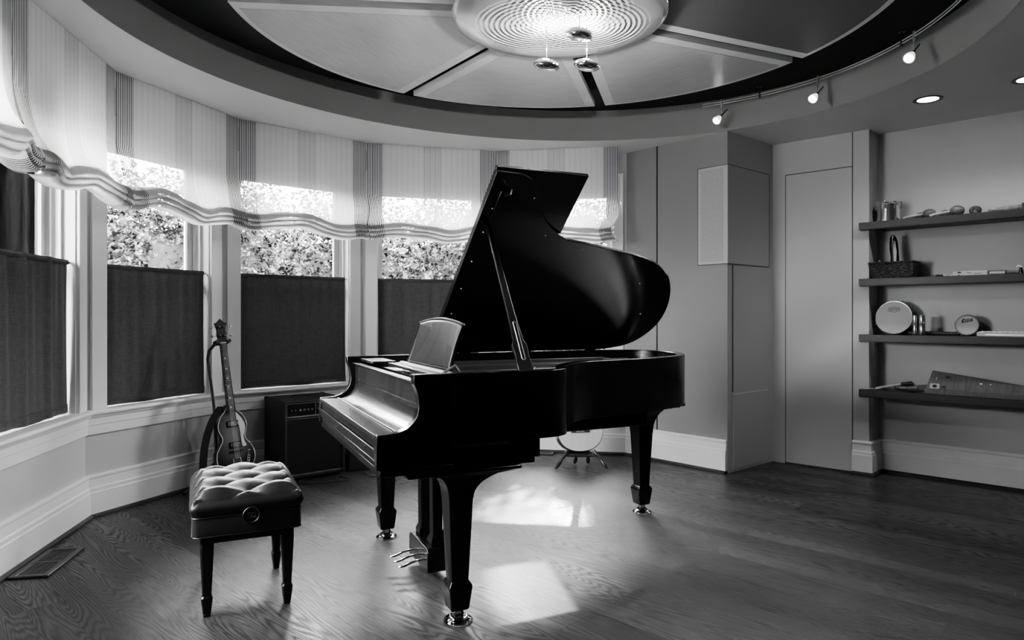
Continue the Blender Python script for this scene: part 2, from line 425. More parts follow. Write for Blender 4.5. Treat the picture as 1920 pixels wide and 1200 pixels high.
# plain walls
def wallseg(mb, p, q, t=.12, z0=0, z1=2.9, ext=0):
    d = (q-p).normalized(); n = Vector((-d.y, d.x)); p = p-d*ext; q = q+d*ext
    mb.prism([tuple(p), tuple(q), tuple(q+n*t), tuple(p+n*t)], z0, z1)
mb = MB(); wallseg(mb, W[6], A, .02, z1=HC+.02); mb.prism([tuple(W[6]), tuple(A), tuple(A+V*.02), tuple(B), tuple(B+V*.25), tuple(WO[6])], 0, 2.9); mb.build('wall_pier', M['wall'], kind='structure')
mb = MB(); mb.prism([tuple(B), tuple(D), tuple(D2), tuple(D3), tuple(D3+V*.1), tuple(B+V*.1)], 0, 2.9); mb.build('wall_door', M['wall'], kind='structure')
mb = MB(); wallseg(mb, D3, E, .1, ext=.0); mb.build('wall_alcove', M['wall'], kind='structure')
mb = MB(); wallseg(mb, E, K2); mb.build('wall_right', M['wall'], kind='structure')
mb = MB(); wallseg(mb, K2, K1); mb.build('wall_back', M['wall'], kind='structure')
mb = MB(); wallseg(mb, K1, LB); wallseg(mb, LB, W[0]); mb.build('wall_left', M['wall'], kind='structure')

# ceiling annulus with elliptical opening
EC = Vector((.239, 3.489)); EA, EB_, ET = 2.265, 1.952, .578
def ell(t, k=1.0):
    x, y = EA*k*math.cos(t), EB_*k*math.sin(t); c, s = math.cos(ET), math.sin(ET); return Vector((EC.x+x*c-y*s, EC.y+x*s+y*c))
outer = [K1+Vector((-.1, -.1)), LB+Vector((-.12, .05)), WO[0], WO[1], WO[2], WO[3], WO[4], WO[5], WO[6], B+Vector((.0, .25)), D3+V*.1, E+V*.1+Vector((.1, 0)), K2+Vector((.12, -.1))]
def ray_outer(dirv):
    best = None
    for i in range(len(outer)):
        p, q = outer[i]-EC, outer[(i+1) % len(outer)]-EC; e = q-p
        den = dirv.x*e.y-dirv.y*e.x
        if abs(den) < 1e-9: continue
        t = (p.x*e.y-p.y*e.x)/den; u = (p.x*dirv.y-p.y*dirv.x)/den
        if t > 0 and -1e-6 <= u <= 1+1e-6 and (best is None or t > best): best = t
    return EC+dirv*best
angs = sorted(set([round(2*PI*i/240, 5) for i in range(240)] + [round(math.atan2((p-EC).y, (p-EC).x) % (2*PI), 5) for p in outer]))
def ell_dir(a):   # ellipse point in world direction a
    c, s = math.cos(a-ET), math.sin(a-ET); r = 1/math.sqrt((c/EA)**2+(s/EB_)**2); return EC+Vector((math.cos(a), math.sin(a)))*r
mb = MB(); inn = []; ou = []
for a in angs:
    dv = Vector((math.cos(a), math.sin(a))); p = ell_dir(a); q = ray_outer(dv); inn.append((p.x, p.y)); ou.append((q.x, q.y))
n = len(angs)
rings = [[(x, y, HC) for x, y in inn], [(x, y, HC) for x, y in ou], [(x, y, HC+.03) for x, y in ou], [(x, y, HC+.03) for x, y in inn]]
rings.append(rings[0]); mb.loft(rings, caps=False); mb.build('ceiling', M['ceil'], kind='structure')
mb = MB()
inn2 = [tuple(ell_dir(a)+Vector((math.cos(a), math.sin(a)))*.05) for a in angs]
inn = [tuple(Vector(p)-(Vector(p)-EC).normalized()*.004) for p in inn]
r0 = [(x, y, HC-.001) for x, y in inn]; r1 = [(x, y, HB) for x, y in inn]; r2 = [(x, y, HB) for x, y in inn2]; r3 = [(x, y, HC+.03) for x, y in inn2]
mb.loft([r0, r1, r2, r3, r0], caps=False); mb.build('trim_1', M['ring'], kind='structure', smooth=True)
mb = MB(); mb.prism([tuple(EC+(Vector(p)-EC)*1.25) for p in inn], HB, HB+.05); mb.build('ceiling_recess', M['black'], kind='structure')
# rounded lip moulding at the top of the ring
# roof above so no light leaks in
mb = MB(); mb.prism([tuple(p) for p in outer], HB+.06, HB+.12); mb.build('ceiling_roof', M['black'], kind='structure')

# baseboards and sills
base_prof = [(0, .02), (.034, .02), (.034, .15), (.030, .156), (.030, .176), (.022, .184), (.020, .232), (.026, .238), (.026, .25), (.018, .256), (0, .256)]
shoe_prof = [(0, 0), (.05, 0), (.05, .012), (.036, .024), (0, .024)]
bay = W + [A]
mb = MB(); sweep(mb, bay, base_prof); mb.build('baseboard_bay', M['trim'], kind='structure')
mb = MB(); sweep(mb, bay, shoe_prof); mb.build('baseboard_shoe', M['shoe'], kind='structure')
colp = [D, D2, D3, E]
mb = MB(); sweep(mb, colp, base_prof); mb.build('baseboard_alcove', M['trim'], kind='structure')
mb = MB(); sweep(mb, colp, shoe_prof); mb.build('baseboard_alcove_shoe', M['shoe'], kind='structure')
sillpath = W
sill_prof = [(-.12, .618), (.048, .618), (.056, .622), (.060, .632), (.056, .642), (.048, .647), (-.12, .647)]
mb = MB(); sweep(mb, sillpath, sill_prof); mb.build('trim_2', M['trim'], kind='structure', smooth=True)
apron = [(0, .495), (.012, .495), (.016, .50), (.016, .552), (.022, .556), (.022, .595), (.034, .603), (.040, .618), (0, .618)]
mb = MB(); sweep(mb, sillpath, apron); mb.build('trim_3', M['trim'], kind='structure')

# windows
SASHM = M['trim']
win_desc = []
for i, (p, d, n, L) in enumerate(segs):
    rz = math.atan2(d.y, d.x); w = structe('window_%d' % (i+1), (p.x, p.y, 0), rz)
    a, b = .12, L-.12
    # casing faces with a dark slot at the corner: local x along, y outward
    mb = MB()
    for x0, x1 in ((.028, a+.006), (b-.006, L-.028)):
        mb.box(x0, x1, -.022, .02, .647, HEAD+.06)
    mb.box(.028, L-.028, -.024, .02, HEAD-.01, HEAD+.12)
    mb.build('casing', M['trim'], w, bevel=.003)
    mb = MB()
    for sgn, x in ((1, a), (-1, b)):
        mb.box(min(x, x+sgn*.012), max(x, x+sgn*.012), 0, .2, .64, HEAD)        # jamb
        mb.box(min(x, x+sgn*.026), max(x, x+sgn*.026), .07, .085, .64, HEAD)    # stops
        mb.box(min(x, x+sgn*.03), max(x, x+sgn*.03), .12, .13, .64, HEAD)
    mb.box(a, b, 0, .2, HEAD-.014, HEAD)
    mb.build('jamb', M['trim'], w, bevel=.002)
    mb = MB(); x0, x1 = a+.014, b-.014
    for z0, z1, y in ((.645, 1.50, .135), (1.46, HEAD-.014, .172)):
        mb.box(x0, x0+.048, y-.018, y+.018, z0, z1); mb.box(x1-.048, x1, y-.018, y+.018, z0, z1)
        mb.box(x0+.04, x1-.04, y-.016, y+.016, z0, z0+.045); mb.box(x0+.04, x1-.04, y-.016, y+.016, z1-.045, z1)
    mb.build('sash', M['trim'], w, bevel=.003)
    mb = MB(); mb.box(x0+.045, x1-.045, .133, .137, .688, 1.457); mb.box(x0+.045, x1-.045, .170, .174, 1.503, HEAD-.057)
    mb.build('glass_pane', M['glass'], w)
    mb = MB(); mb.box(a, b, .11, .24, .60, .646); mb.build('outer_sill', M['trim'], w)

# cafe curtains
ctext = ['dark linen cafe curtain gathered in soft folds at the left edge of the room', 'dark linen cafe curtain on the window left of the bass guitar neck',
         'dark linen cafe curtain directly behind the amplifier', 'dark linen cafe curtain partly hidden behind the open piano lid']
for i, (p, d, n, L) in enumerate(segs):
    if i == 0: continue
    rz = math.atan2(d.y, d.x)
    zt, zb = 1.535, (.655 if i < 5 else 1.13)  # rightmost curtain, unseen behind the lid, shortened so light reaches the floor
    lab = ctext[i-1] if i < 5 else 'unseen dark linen curtain in the rightmost bay window, cut short to let light onto the floor'
    t = thing('cafe_curtain', lab, 'curtain', (p.x, p.y, 0), rz, None)
    x0, x1 = .135, L-.15
    rnd = random.Random(i*11+3); ph = [rnd.uniform(0, 6.28) for _ in range(6)]; amp = .012 if i == 1 else .005
    def cf(u, v, x0=x0, x1=x1, zt=zt, zb=zb, ph=ph, amp=amp, i=i):
        x = x0+(x1-x0)*u; z = zb+(zt-zb)*v
        fade = .35+.65*v
        y = .04 + amp*fade*(math.sin(u*22+ph[0])+.6*math.sin(u*41+ph[1]+v*1.5)+.4*math.sin(u*67+ph[2]))
        x += .012*(1-v)*u - .004*math.sin(v*3.1)*(1 if u > .5 else -1)
        z += (.006*math.sin(u*9+ph[3])) if v < .01 else 0
        return (x, y, z)
    MB().grid(90, 24, cf).build('panel', M['cloth'], t, smooth=True, solid=.002)
    MB().grid(60, 6, lambda u, v: (x0+(x1-x0)*u, .036+.011*math.cos(v*2*PI)+.002*math.sin(u*60), zt-.014+.015*math.sin(v*2*PI))).build('rod_pocket', M['cloth'], t, smooth=True)
    MB().grid(60, 1, lambda u, v: (cf(u, 0)[0], cf(u, 0)[1]-.003, zb+.002+.05*v)).build('hem', M['cloth'], t, smooth=True, solid=.002)
    mb = MB(); mb.tube([(x0-.012, .036, zt-.014), (x1+.02, .036, zt-.014)], .006)
    for xx in (x0-.012, x1+.02): sph(mb, (xx, .036, zt-.014), .009, 8)
    mb.build('curtain_rod', M['brass'], t, smooth=True)

# roman shades : along the inner polygon below the soffit
BL = [Vector(p) for p in [(-1.78, 1.98), (-2.13, 2.907), (-2.292, 3.944), (-1.966, 4.904), (-1.192, 5.588), (-.151, 5.869), (.892, 5.711)]]
slab = ['striped sheer roman shade beyond the left edge of the bay', 'striped sheer roman shade at the far left, sunlit and hanging closest to the camera',
        'striped sheer roman shade above the dark curtain left of the bass guitar', 'striped sheer roman shade above the amplifier',
        'striped sheer roman shade just left of the piano lid', 'striped sheer roman shade at the right end of the bay, behind the piano lid']
def shade_profile(v):
    """v 0 top .. 1 bottom -> (toward room, z, billow)"""
    pr = [(0, 2.627), (0, 2.45), (.0, 2.30), (.004, 2.16), (.022, 2.06), (.058, 1.985), (.082, 1.945), (.070, 1.925), (.028, 1.945), (.030, 1.97), (.075, 1.955), (.098, 1.915), (.082, 1.895), (.03, 1.905), (.028, 1.925),
          (.07, 1.915), (.092, 1.878), (.070, 1.862), (.03, 1.872), (.05, 1.888), (.07, 1.875), (.078, 1.852), (.05, 1.842), (.0, 1.85), (-.03, 1.88)]
    f = v*(len(pr)-1); k = min(int(f), len(pr)-2); u = f-k
    def at(j): return pr[min(max(j, 0), len(pr)-1)]
    o = []
    for c in (0, 1):
        p0, p1, p2, p3 = at(k-1)[c], at(k)[c], at(k+1)[c], at(k+2)[c]
        o.append(.5*(2*p1+(p2-p0)*u+(2*p0-5*p1+4*p2-p3)*u*u+(3*p1-p0-3*p2+p3)*u**3))
    return o
for i in range(6):
    p, q = BL[i], BL[i+1]; d = (q-p).normalized(); L = (q-p).length; rz = math.atan2(d.y, d.x)
    t = thing('roman_shade', slab[i], 'window shade', (p.x, p.y, 0), rz)
    rnd = random.Random(50+i); ph = [rnd.uniform(0, 6.28) for _ in range(6)]
    def sf(u, v):
        dd, z = shade_profile(v); x = .005+u*(L-.01)
        low = max(0, min(1, (2.25-z)/.3))
        e = min(u, 1-u)                                  # distance from seam
        pin = math.exp(-(e/.10)**2)
        bil = 1+.30*math.sin(u*PI*2+ph[0])*(1-pin)+.35*pin+.08*math.sin(u*17+v*3+ph[5])
        zz = z + low*(.020*math.sin(u*PI*2.2+ph[1])*(1-pin) + .012*math.sin(u*11+ph[2])*(1-pin) - .014*pin + .003*math.sin(u*25+v*4+ph[4]))
        # pinched seam: stripes swing sideways just above the folds
        sw = low*.030*math.exp(-(e/.16)**2)*math.sin((2.2-z)*18)
        x += sw
        mt = math.tan(R(13.2))*dd*bil                    # keep neighbouring shades from crossing
        x += mt*(1-2*u)
        return (x, -dd*bil+.003*math.sin(u*40+ph[3])*low, zz)
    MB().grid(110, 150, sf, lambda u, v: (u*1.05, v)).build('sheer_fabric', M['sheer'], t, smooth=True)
    mb = MB(); mb.box(.01, L-.01, .002, .022, 2.60, 2.628); mb.build('head_rail', M['trim'], t)

# reveal line on wall, inset speakers, door
wd = (A-W[6]).normalized(); wn = Vector((wd.y, -wd.x)); wa = math.atan2(wd.y, wd.x)
def onwall(p, s, z=0): q = p+wd*s; return (q.x, q.y, z)
Lw = (A-W[6]).length
def slen(r):   # distance along W6->A for slope X/Y=r
    return (r*W[6].y-W[6].x)/(wd.x-r*wd.y)
M['reveal'] = mat('reveal_shadow', .03, .8)
s1 = slen((1232-960)/1280)
sp = structe('trim_4', (W[6].x, W[6].y, 0), wa)
MB().box(s1-.007, s1+.007, -.0015, .01, .256, HC).build('reveal_line', M['reveal'], sp)
sA, sB = slen((1309.5-960)/1280), Lw
def zy(y, Y): return CAMH+(590-y)*Y/1280
Ys = W[6].y+wd.y*sA
zt, zb = zy(318, Ys), zy(497, Ys)
spk = thing('wall_speaker', 'flush rectangular wall speaker wrapping the corner of the pier beside the door recess', 'speaker', (W[6].x, W[6].y, 0), wa)
mb = MB(); mb.box(sA, Lw+.001, -.004, .01, zb, zt); mb.build('face_plate', M['wall'], spk)
mb = MB(); mb.box(sA+.02, Lw-.035, -.0055, 0, zb+.02, zt-.02); mb.build('grille', M['spkgrille'], spk)
mb = MB()
for b_ in ((sA-.004, sA, zb-.004, zt+.004), (sA-.004, Lw, zt, zt+.004), (sA-.004, Lw, zb-.004, zb)): mb.box(b_[0], b_[1], -.0045, 0, b_[2], b_[3])
mb.build('shadow_gap', M['reveal'], spk)
# side of pier (A->B)
ad = (B-A).normalized(); aa = math.atan2(ad.y, ad.x); La = (B-A).length
mxs = Matrix.Translation((A.x, A.y, 0)) @ Matrix.Rotation(aa, 4, 'Z')
inv = Matrix.Translation((W[6].x, W[6].y, 0)) @ Matrix.Rotation(wa, 4, 'Z')
rel = inv.inverted() @ mxs
mb = MB(); mb.box(-.004, La*.90, -.004, .01, zb, zt, rel); mb.build('side_plate', M['wall'], spk)
mb = MB(); mb.box(-.004, La*.90, -.005, 0, zt, zt+.004, rel); mb.box(-.004, La*.90, -.005, 0, zb-.004, zb, rel); mb.box(La*.90, La*.90+.004, -.005, 0, zb, zt, rel); mb.build('side_shadow_gap', M['reveal'], spk)
lp = thing('access_panel', 'low rectangular flush panel on the shaded side of the pier', 'panel', (A.x, A.y, 0), aa)
zl = .60
mb = MB(); mb.box(.075, La*.88, -.004, .01, .02, zl); mb.build('panel_face', M['spkgrille'] if False else M['wall'], lp)
mb = MB(); mb.box(.071, .075, -.006, 0, .02, zl); mb.box(.071, La*.88, -.006, 0, zl, zl+.004); mb.build('panel_edge', M['trim'], lp)
mb = MB(); mb.box(.07, .074, -.003, .01, zl+.02, zb-.01); mb.build('seam', M['reveal'], lp)
# door, flush
dd_ = (D-B).normalized(); da = math.atan2(dd_.y, dd_.x); Ld = (D-B).length
dr = structe('door_1', (B.x, B.y, 0), da)
zd = CAMH+265*B.y/1280-.035
mb = MB(); mb.box(.11, Ld-.006, -.006, .01, .012, zd); mb.build('door_leaf', M['wall'], dr, bevel=.001)
mb = MB(); mb.box(.104, .11, -.003, .01, 0, zd+.006); mb.box(.104, Ld-.003, -.003, .01, zd, zd+.006); mb.box(Ld-.006, Ld-.001, -.003, .01, 0, HC); mb.build('door_gap', M['reveal'], dr)
mb = MB(); mb.box(.11, Ld-.006, -.005, .01, .0, .012); mb.build('threshold', M['shoe'], dr)

# floor vents
def vent(name, label, x, y, rz, Lx, Ly):
    t = thing(name, label, 'vent', (x, y, 0), rz)
    mb = MB(); w = .028
    for b_ in ((0, Lx, 0, w), (0, Lx, Ly-w, Ly), (0, w, w, Ly-w), (Lx-w, Lx, w, Ly-w)): mb.box(b_[0], b_[1], b_[2], b_[3], 0, .012)
    mb.build('frame', M['vent'], t, bevel=.004)
    mb = MB(); mb.box(w, Lx-w, w, Ly-w, .0, .002); mb.build('opening', M['black'], t)
    mb = MB(); k = 9
    for j in range(k):
        y0 = w+(Ly-2*w)*(j+.3)/k; mb.box(w, Lx-w, y0, y0+(Ly-2*w)/k*.42, .002, .009)
    mb.box(Lx/2-.008, Lx/2+.008, w, Ly-w, .002, .0095)
    mb.build('louvres', M['vent'], t)
d0 = segs[1][1]
vent('floor_vent', 'dark wooden floor vent beside the baseboard at the lower left', -2.31, 3.04, math.atan2(d0.y, d0.x), .50, -.0+.17) if False else None
def vent_at(label, p, d, Lx, Ly):   # p wall point, room on right of d
    n_ = Vector((d.y, -d.x)); q = p+n_*(Ly+.055)
    vent('floor_vent', label, q.x, q.y, math.atan2(d.y, d.x), Lx, Ly)
vent_at('dark wooden floor vent beside the baseboard at the lower left of the room', W[1]+segs[1][1]*.22, segs[1][1], .40, .17)
vent_at('small dark floor vent against the baseboard left of the acoustic guitar', W[5]+segs[5][1]*.25, segs[5][1], .30, .10)

# ------------------------------------------------------------------ ceiling panels
ZP = 2.765; SC = 1.0
def ellp(a, k): return EC+Vector((-.0, -.03))+Vector((math.cos(a), math.sin(a)))*(1.645+(k-.845))
def ellp_unused(a, k):    # panel outer outline, world angle a about panel centre
    c, s = math.cos(a-ET), math.sin(a-ET); r = 1/math.sqrt((c/(EA*k))**2+(s/(EB_*k))**2); return EC+Vector((math.cos(a), math.sin(a)))*r
# outline (in plan) measured: ratio varies little
KO = .845
spokes = [126.5-51.43*j for j in range(7)]
cplab = ['pale veneered ceiling panel at the upper left with a light border', 'veneered ceiling panel directly below the mirror dish, left of the dark spoke gap',
         'satin veneered ceiling panel at the right of the dark spoke gap, catching spotlight streaks', 'finely grooved dark ceiling panel at the upper right',
         'ceiling panel behind the camera on the right', 'ceiling panel behind the camera in the middle', 'ceiling panel behind the camera on the left']
order = [(126.5, 185.5), (75.2, 126.5), (23.8, 75.2), (-27.6, 23.8), (-79, -27.6), (-127, -79), (-174.5, -127)]
for j, (a0, a1) in enumerate(order):
    t = thing('ceiling_panel', cplab[j], 'ceiling panel', (EC.x, EC.y, ZP), 0)
    def wedge(a0, a1, ko, gap, rin, z0, z1, m, name, inner=False):
        A0, A1 = R(a0), R(a1)
        n0 = Vector((-math.sin(A0), math.cos(A0))); n1 = Vector((math.sin(A1), -math.cos(A1)))
        poly = []
        K = 36
        for k in range(K+1):
            a = A0+(A1-A0)*k/K; p = (ellp(a, ko)-EC)
            # shift away from the spokes
            s0 = p.dot(n0); s1_ = p.dot(n1)
            if s0 < gap: p = p+n0*(gap-s0)
            if s1_ < gap: p = p+n1*(gap-s1_)
            poly.append(p)
        for k in range(K+1):
            a = A1+(A0-A1)*k/K; p = Vector((math.cos(a), math.sin(a)))*rin
            s0 = p.dot(n0); s1_ = p.dot(n1)
            if s0 < gap: p = p+n0*(gap-s0)
            if s1_ < gap: p = p+n1*(gap-s1_)
            poly.append(p)
        clean = [poly[0]]
        for p in poly[1:]:
            if (p-clean[-1]).length > .004: clean.append(p)
        if (clean[0]-clean[-1]).length < .004: clean.pop()
        mb = MB(); mb.prism([tuple(p) for p in clean], z0, z1)
        return mb.build(name, m, t)
    wedge(a0, a1, KO, .038, .25, 0, .035, M['border'], 'border')
    o = wedge(a0, a1, KO-.035, .108, .27, -.003, .0, M['veneer'] if j != 3 else M['grooved'], 'infill')
    mid = R((a0+a1)/2)
    # grain direction via object rotation : bake mesh into a rotated frame
    o.rotation_euler[2] = mid+PI/2
    o.data.transform(Matrix.Rotation(-(mid+PI/2), 4, 'Z'))

# ------------------------------------------------------------------ mirror dish lamp
lamp = thing('mirror_ceiling_lamp', 'large round rippled mirror ceiling lamp with three hanging chrome pebbles', 'ceiling lamp', (.24, 3.49, 2.70), 0)
prof = [(.0001, 0), (.1, .0005), (.3, .004), (.45, .012), (.52, .022), (.545, .034), (.548, .040), (.52, .042), (.3, .030), (.0001, .028)]
mb = MB(); mb.lathe(prof, 96); mb.build('mirror_dish', M['dish'], lamp, smooth=True)
mb = MB(); mb.lathe([(.06, .03), (.06, .1), (.0001, .1)], 24); mb.build('stem', M['alu'], lamp, smooth=True)
for k, (x, y, z, rx) in enumerate([(-.062, .02, 2.503-2.70, 10), (.145, .02, 2.503-2.70, 8), (.095, -.1, 2.612-2.70, -14)]):
    pb = MB(); sph(pb, (0, 0, 0), .07, 14, (1, 1, .45)); pb.build('pebble', M['steel'], lamp, smooth=True, loc=(x, y, z), rot=(R(12), R(9), 0))
    r_ = MB(); r_.tube([(x, y, z+.025), (x, y, .003)], .0025, 8); r_.build('rod', M['alu'], lamp)

# ------------------------------------------------------------------ track lights
tr = thing('light_track', 'curved double-rail lighting track under the black ceiling recess', 'lighting track', (0, 0, 0), 0)
def rail_pt(a, off): p = ell_dir(a); v = Vector((math.cos(a), math.sin(a))); return p-v*off
def ang_of(x, y): return math.atan2(y-EC.y, x-EC.x)
a_st = ang_of(1.381, 5.094); a_en = R(-28)
ROFF = .13
for dz in (0, .016):
    pts = [rail_pt(a_st+(a_en-a_st)*k/60, ROFF) for k in range(61)]
    MB().tube([(p.x, p.y, 2.80+dz) for p in pts], .0035, 6).build('rail', M['silver'], tr, smooth=True)
stand_angs = [a_st-.03, ang_of(1.72, 4.87), ang_of(2.207, 3.967), R(-8)]
for a in stand_angs[1:]:
    p = rail_pt(a, ROFF); mb = MB(); mb.tube([(p.x, p.y, 2.79), (p.x, p.y, HB)], .006, 8); mb.lathe([(.0001, 2.866), (.02, 2.866), (.02, 2.872), (.0001, 2.872)], 16, Matrix.Translation((p.x, p.y, 0)))
    mb.lathe([(.0001, 2.788), (.009, 2.788), (.009, 2.80), (.0001, 2.80)], 12, Matrix.Translation((p.x, p.y, 0)))
    mb.build('standoff', M['darkmetal'], tr, smooth=True)
spl = ['small lit track spotlight farthest along the curved track, nearest the window bay', 'small lit track spotlight in the middle of the curved track', 'small lit track spotlight above the recessed downlight, nearest the camera in view', 'track spotlight at the top edge of the view']
sxy = [(1354, 5.0), (1534, 4.55), (1714, 3.85), (1815, 3.2)]
def rail_at_px(px):
    r = (px-960)/1280; best = None
    for k in range(400):
        a = a_st+(a_en-a_st)*k/399; p = rail_pt(a, ROFF); e = abs(p.x/p.y-r)
        if best is None or e < best[0]: best = (e, p)
    return best[1]
rails = [(1.5139+.0, 4.92), (1.98, 4.42), (2.19, 3.72), (2.15, 2.95)]
for k in range(4):
    p = rail_at_px(sxy[k][0]) if k < 3 else rail_pt(R(-14), ROFF)
    t = thing('track_spotlight', spl[k], 'spotlight', (p.x, p.y, 2.80), 0)
    mb = MB(); mb.tube([(0, 0, .03), (0, 0, -.085)], .0035, 8); mb.tube([(0, 0, .03), (0, 0, -.03)], .008, 8); mb.build('stem', M['silver'], t, smooth=True)
    aim = Vector((-.62, -.45, -.64)).normalized()
    q = Vector((0, 0, -.085))
    rot = Vector((0, 0, -1)).rotation_difference(aim).to_matrix().to_4x4(); mx = Matrix.Translation(q) @ rot
    mb = MB(); mb.tube([q-aim*.085, q], .0045, 8); mb.lathe([(.0001, .0), (.008, 0), (.013, -.03), (.0001, -.03)], 14, mx); mb.build('handle', M['darkmetal'], t, smooth=True)
    mb = MB(); mb.lathe([(.012, -.028), (.020, -.045), (.028, -.07), (.030, -.085), (.027, -.085), (.018, -.05), (.010, -.03)], 20, mx); mb.build('glass_shade', M['litglass'], t, smooth=True)
    mb = MB(); mb.lathe([(.0001, -.080), (.021, -.080), (.021, -.083), (.0001, -.083)], 20, mx); mb.build('lens', M['bulb'], t)
    ld = bpy.data.lights.new('spot_lamp', 'SPOT'); ld.energy = [40, 45, 50, 50][k]; ld.spot_size = R(95); ld.spot_blend = .9; ld.shadow_soft_size = .02
    lo = bpy.data.objects.new('spot_lamp', ld); C.objects.link(lo); lo.parent = t; lo.location = q+aim*.10
    lo.rotation_euler = Vector((0, 0, -1)).rotation_difference(aim).to_euler()

# recessed downlights over the alcove, plus two added fill lamps behind the camera
dl = [(2.722, 4.467, 'lit recessed downlight in the soffit above the shelf alcove', 16), (3.09, 4.08, 'recessed downlight at the right edge of the soffit', 20),
      (-.5, -1.6, 'added fill lamp behind the camera in the middle of the room', 22), (-2.1, .2, 'added fill lamp behind the camera on the left', 200)]
for x, y, lab, e in dl:
    t = thing('downlight', lab, 'ceiling light', (x, y, HC), 0)
    mb = MB(); mb.lathe([(.062, -.001), (.085, -.001), (.088, -.004), (.082, -.006), (.062, -.004)], 32); mb.build('trim_ring', M['darkmetal'], t, smooth=True)
    mb = MB(); mb.lathe([(.0001, -.002), (.064, -.002), (.064, -.001), (.0001, -.001)], 32); mb.build('lens', M['can'], t)
    ld = bpy.data.lights.new('down_lamp', 'SPOT'); ld.energy = e; ld.spot_size = R(140); ld.spot_blend = .9; ld.shadow_soft_size = .06
    lo = bpy.data.objects.new('down_lamp', ld); C.objects.link(lo); lo.parent = t; lo.location = (0, 0, -.012)

# ------------------------------------------------------------------ PIANO
PN = (-.496, 2.5, 0); PA = math.atan2(.4198, .9076); WP = 1.295
piano = thing('grand_piano', 'black satin grand piano with its lid propped open in the middle of the room', 'piano', PN, PA)
T = .045
out_pts = [(.30, 0), (.50, 0), (.66, 0), (.76, .008), (.82, .045), (.855, .11), (.90, .185), (1.0, .295), (1.131, .375), (1.28, .405), (1.412, .430), (1.60, .465), (1.77, .520), (1.89, .60), (1.99, .73), (2.055, .88), (2.075, 1.02), (2.045, 1.14), (1.97, 1.235), (1.85, 1.285), (1.70, 1.295), (1.2, 1.295), (.7, 1.295), (.30, 1.295)]
op = smooth_open(out_pts, 5)
def offs(poly, d):
    o = []
    for i, p in enumerate(poly):
        a = Vector(poly[max(i-1, 0)]); b = Vector(poly[min(i+1, len(poly)-1)]); t = (b-a).normalized(); nrm = Vector((-t.y, t.x)); o.append((p[0]+nrm.x*d, p[1]+nrm.y*d))
    return o
ip = offs(op, T)
def inset(d):
    o = []
    for q in offs([(.30, 0)]+op[1:], d):
        md = 9
        for a_, b_ in zip(op, op[1:]):
            a_, b_, v_ = Vector(a_), Vector(b_), Vector(q); e_ = b_-a_; t_ = max(0, min(1, (v_-a_).dot(e_)/max(1e-9, e_.length_squared))); md = min(md, (a_+e_*t_-v_).length)
        if md > d*.985 and (not o or (Vector(o[-1])-Vector(q)).length > .004): o.append(q)
    return o
RZ0, RZ1 = .715, .994
mb = MB()
mb.loft([[(a[0], a[1], RZ0), (a[0], a[1], RZ1), (b[0], b[1], RZ1), (b[0], b[1], RZ0)] for a, b in zip(op, ip)])
mb.build('rim', M['piano'], piano, bevel=.003)
arm = [(0, .646), (0, .770), (.004, .775), (.05, .777), (.081, .780), (.115, .792), (.139, .812), (.155, .838), (.161, .868), (.160, .90), (.155, .93), (.146, .952), (.142, .962), (.142, .994), (.302, .994), (.302, .7151), (.30, .646)]
for k0 in (0, WP-T):
    mb = MB(); mb.prism(arm, k0, k0+T, lambda u, v, w: (u, w, v)); mb.build('arm', M['piano'], piano, bevel=.003)
# key bed, beams
mb = MB(); mb.box(.012, .30, .0, WP, .618, .646); mb.box(.03, .66, .02, WP-.02, .615, .70); mb.build('key_bed', M['piano'], piano, bevel=.004)
mb = MB()
mb.box(.12, .595, .005, .20, .599, .616); mb.box(.12, .595, WP-.2, WP-.005, .599, .616)
mb.box(.60, .70, .05, 1.2, .63, .72)
for j in range(3):
    a0, k0 = (.7, .35+.25*j); mb.box(.68, 1.55+.08*j, k0+.12, k0+.19, .64, .716)
mb.box(1.55, 1.95, .66, 1.22, .695, .7151); mb.box(1.60, 1.98, .74, 1.2, .675, .696); mb.box(1.66, 2.0, .84, 1.16, .655, .676)
mb.build('under_frame', M['piano'], piano, bevel=.006)
# lid edge + key slip (front)
k0, k1 = T+.001, WP-T-.001
mb = MB(); mb.prism([(.002, .752), (.0, .760), (.002, .7725), (.088, .7725), (.088, .756), (.03, .752)], k0, k1, lambda u, v, w: (u, w, v)); mb.build('key_lid', M['piano_top'], piano, bevel=.002)
mb = MB(); mb.prism([(.006, .725), (.006, .750), (.03, .750), (.03, .725)], k0, k1, lambda u, v, w: (u, w, v))
mb.build('lid_lip', M['piano'], piano)
mb = MB(); mb.prism([(.004, .676), (-.002, .72), (.03, .722), (.03, .676)], k0, k1, lambda u, v, w: (u, w, v)); mb.build('key_slip', M['piano_top'], piano, bevel=.003)
mb = MB(); mb.prism([(.010, .6465), (.006, .673), (.03, .673), (.03, .6465)], k0, k1, lambda u, v, w: (u, w, v)); mb.build('front_rail', M['piano_top'], piano, bevel=.003)
# fallboard, curved
fb = [(.090, .7735), (.12, .776), (.150, .790), (.172, .812), (.184, .842), (.186, .865)]
fb = smooth_open(fb, 5)
fbo = fb + [(p[0]+.012, p[1]-.008) for p in fb[::-1]]
mb = MB(); mb.prism(fbo, k0, k1, lambda u, v, w: (u, w, v)); mb.build('fallboard', M['piano_top'], piano, smooth=True)
mb = MB(); mb.tube([(.0885, k0+.02, .776), (.0885, k1-.02, .776)], .0022, 6); mb.build('fallboard_hinge', M['silver'], piano)
mb = MB(); mb.box(.184, .202, k0, k1, .862, .955); mb.build('name_board', M['piano_top'], piano, bevel=.008)
mb = MB(); mb.box(.165, .20, k0, k1, .955, .962); mb.build('top_bead', M['piano_top'], piano, bevel=.003)
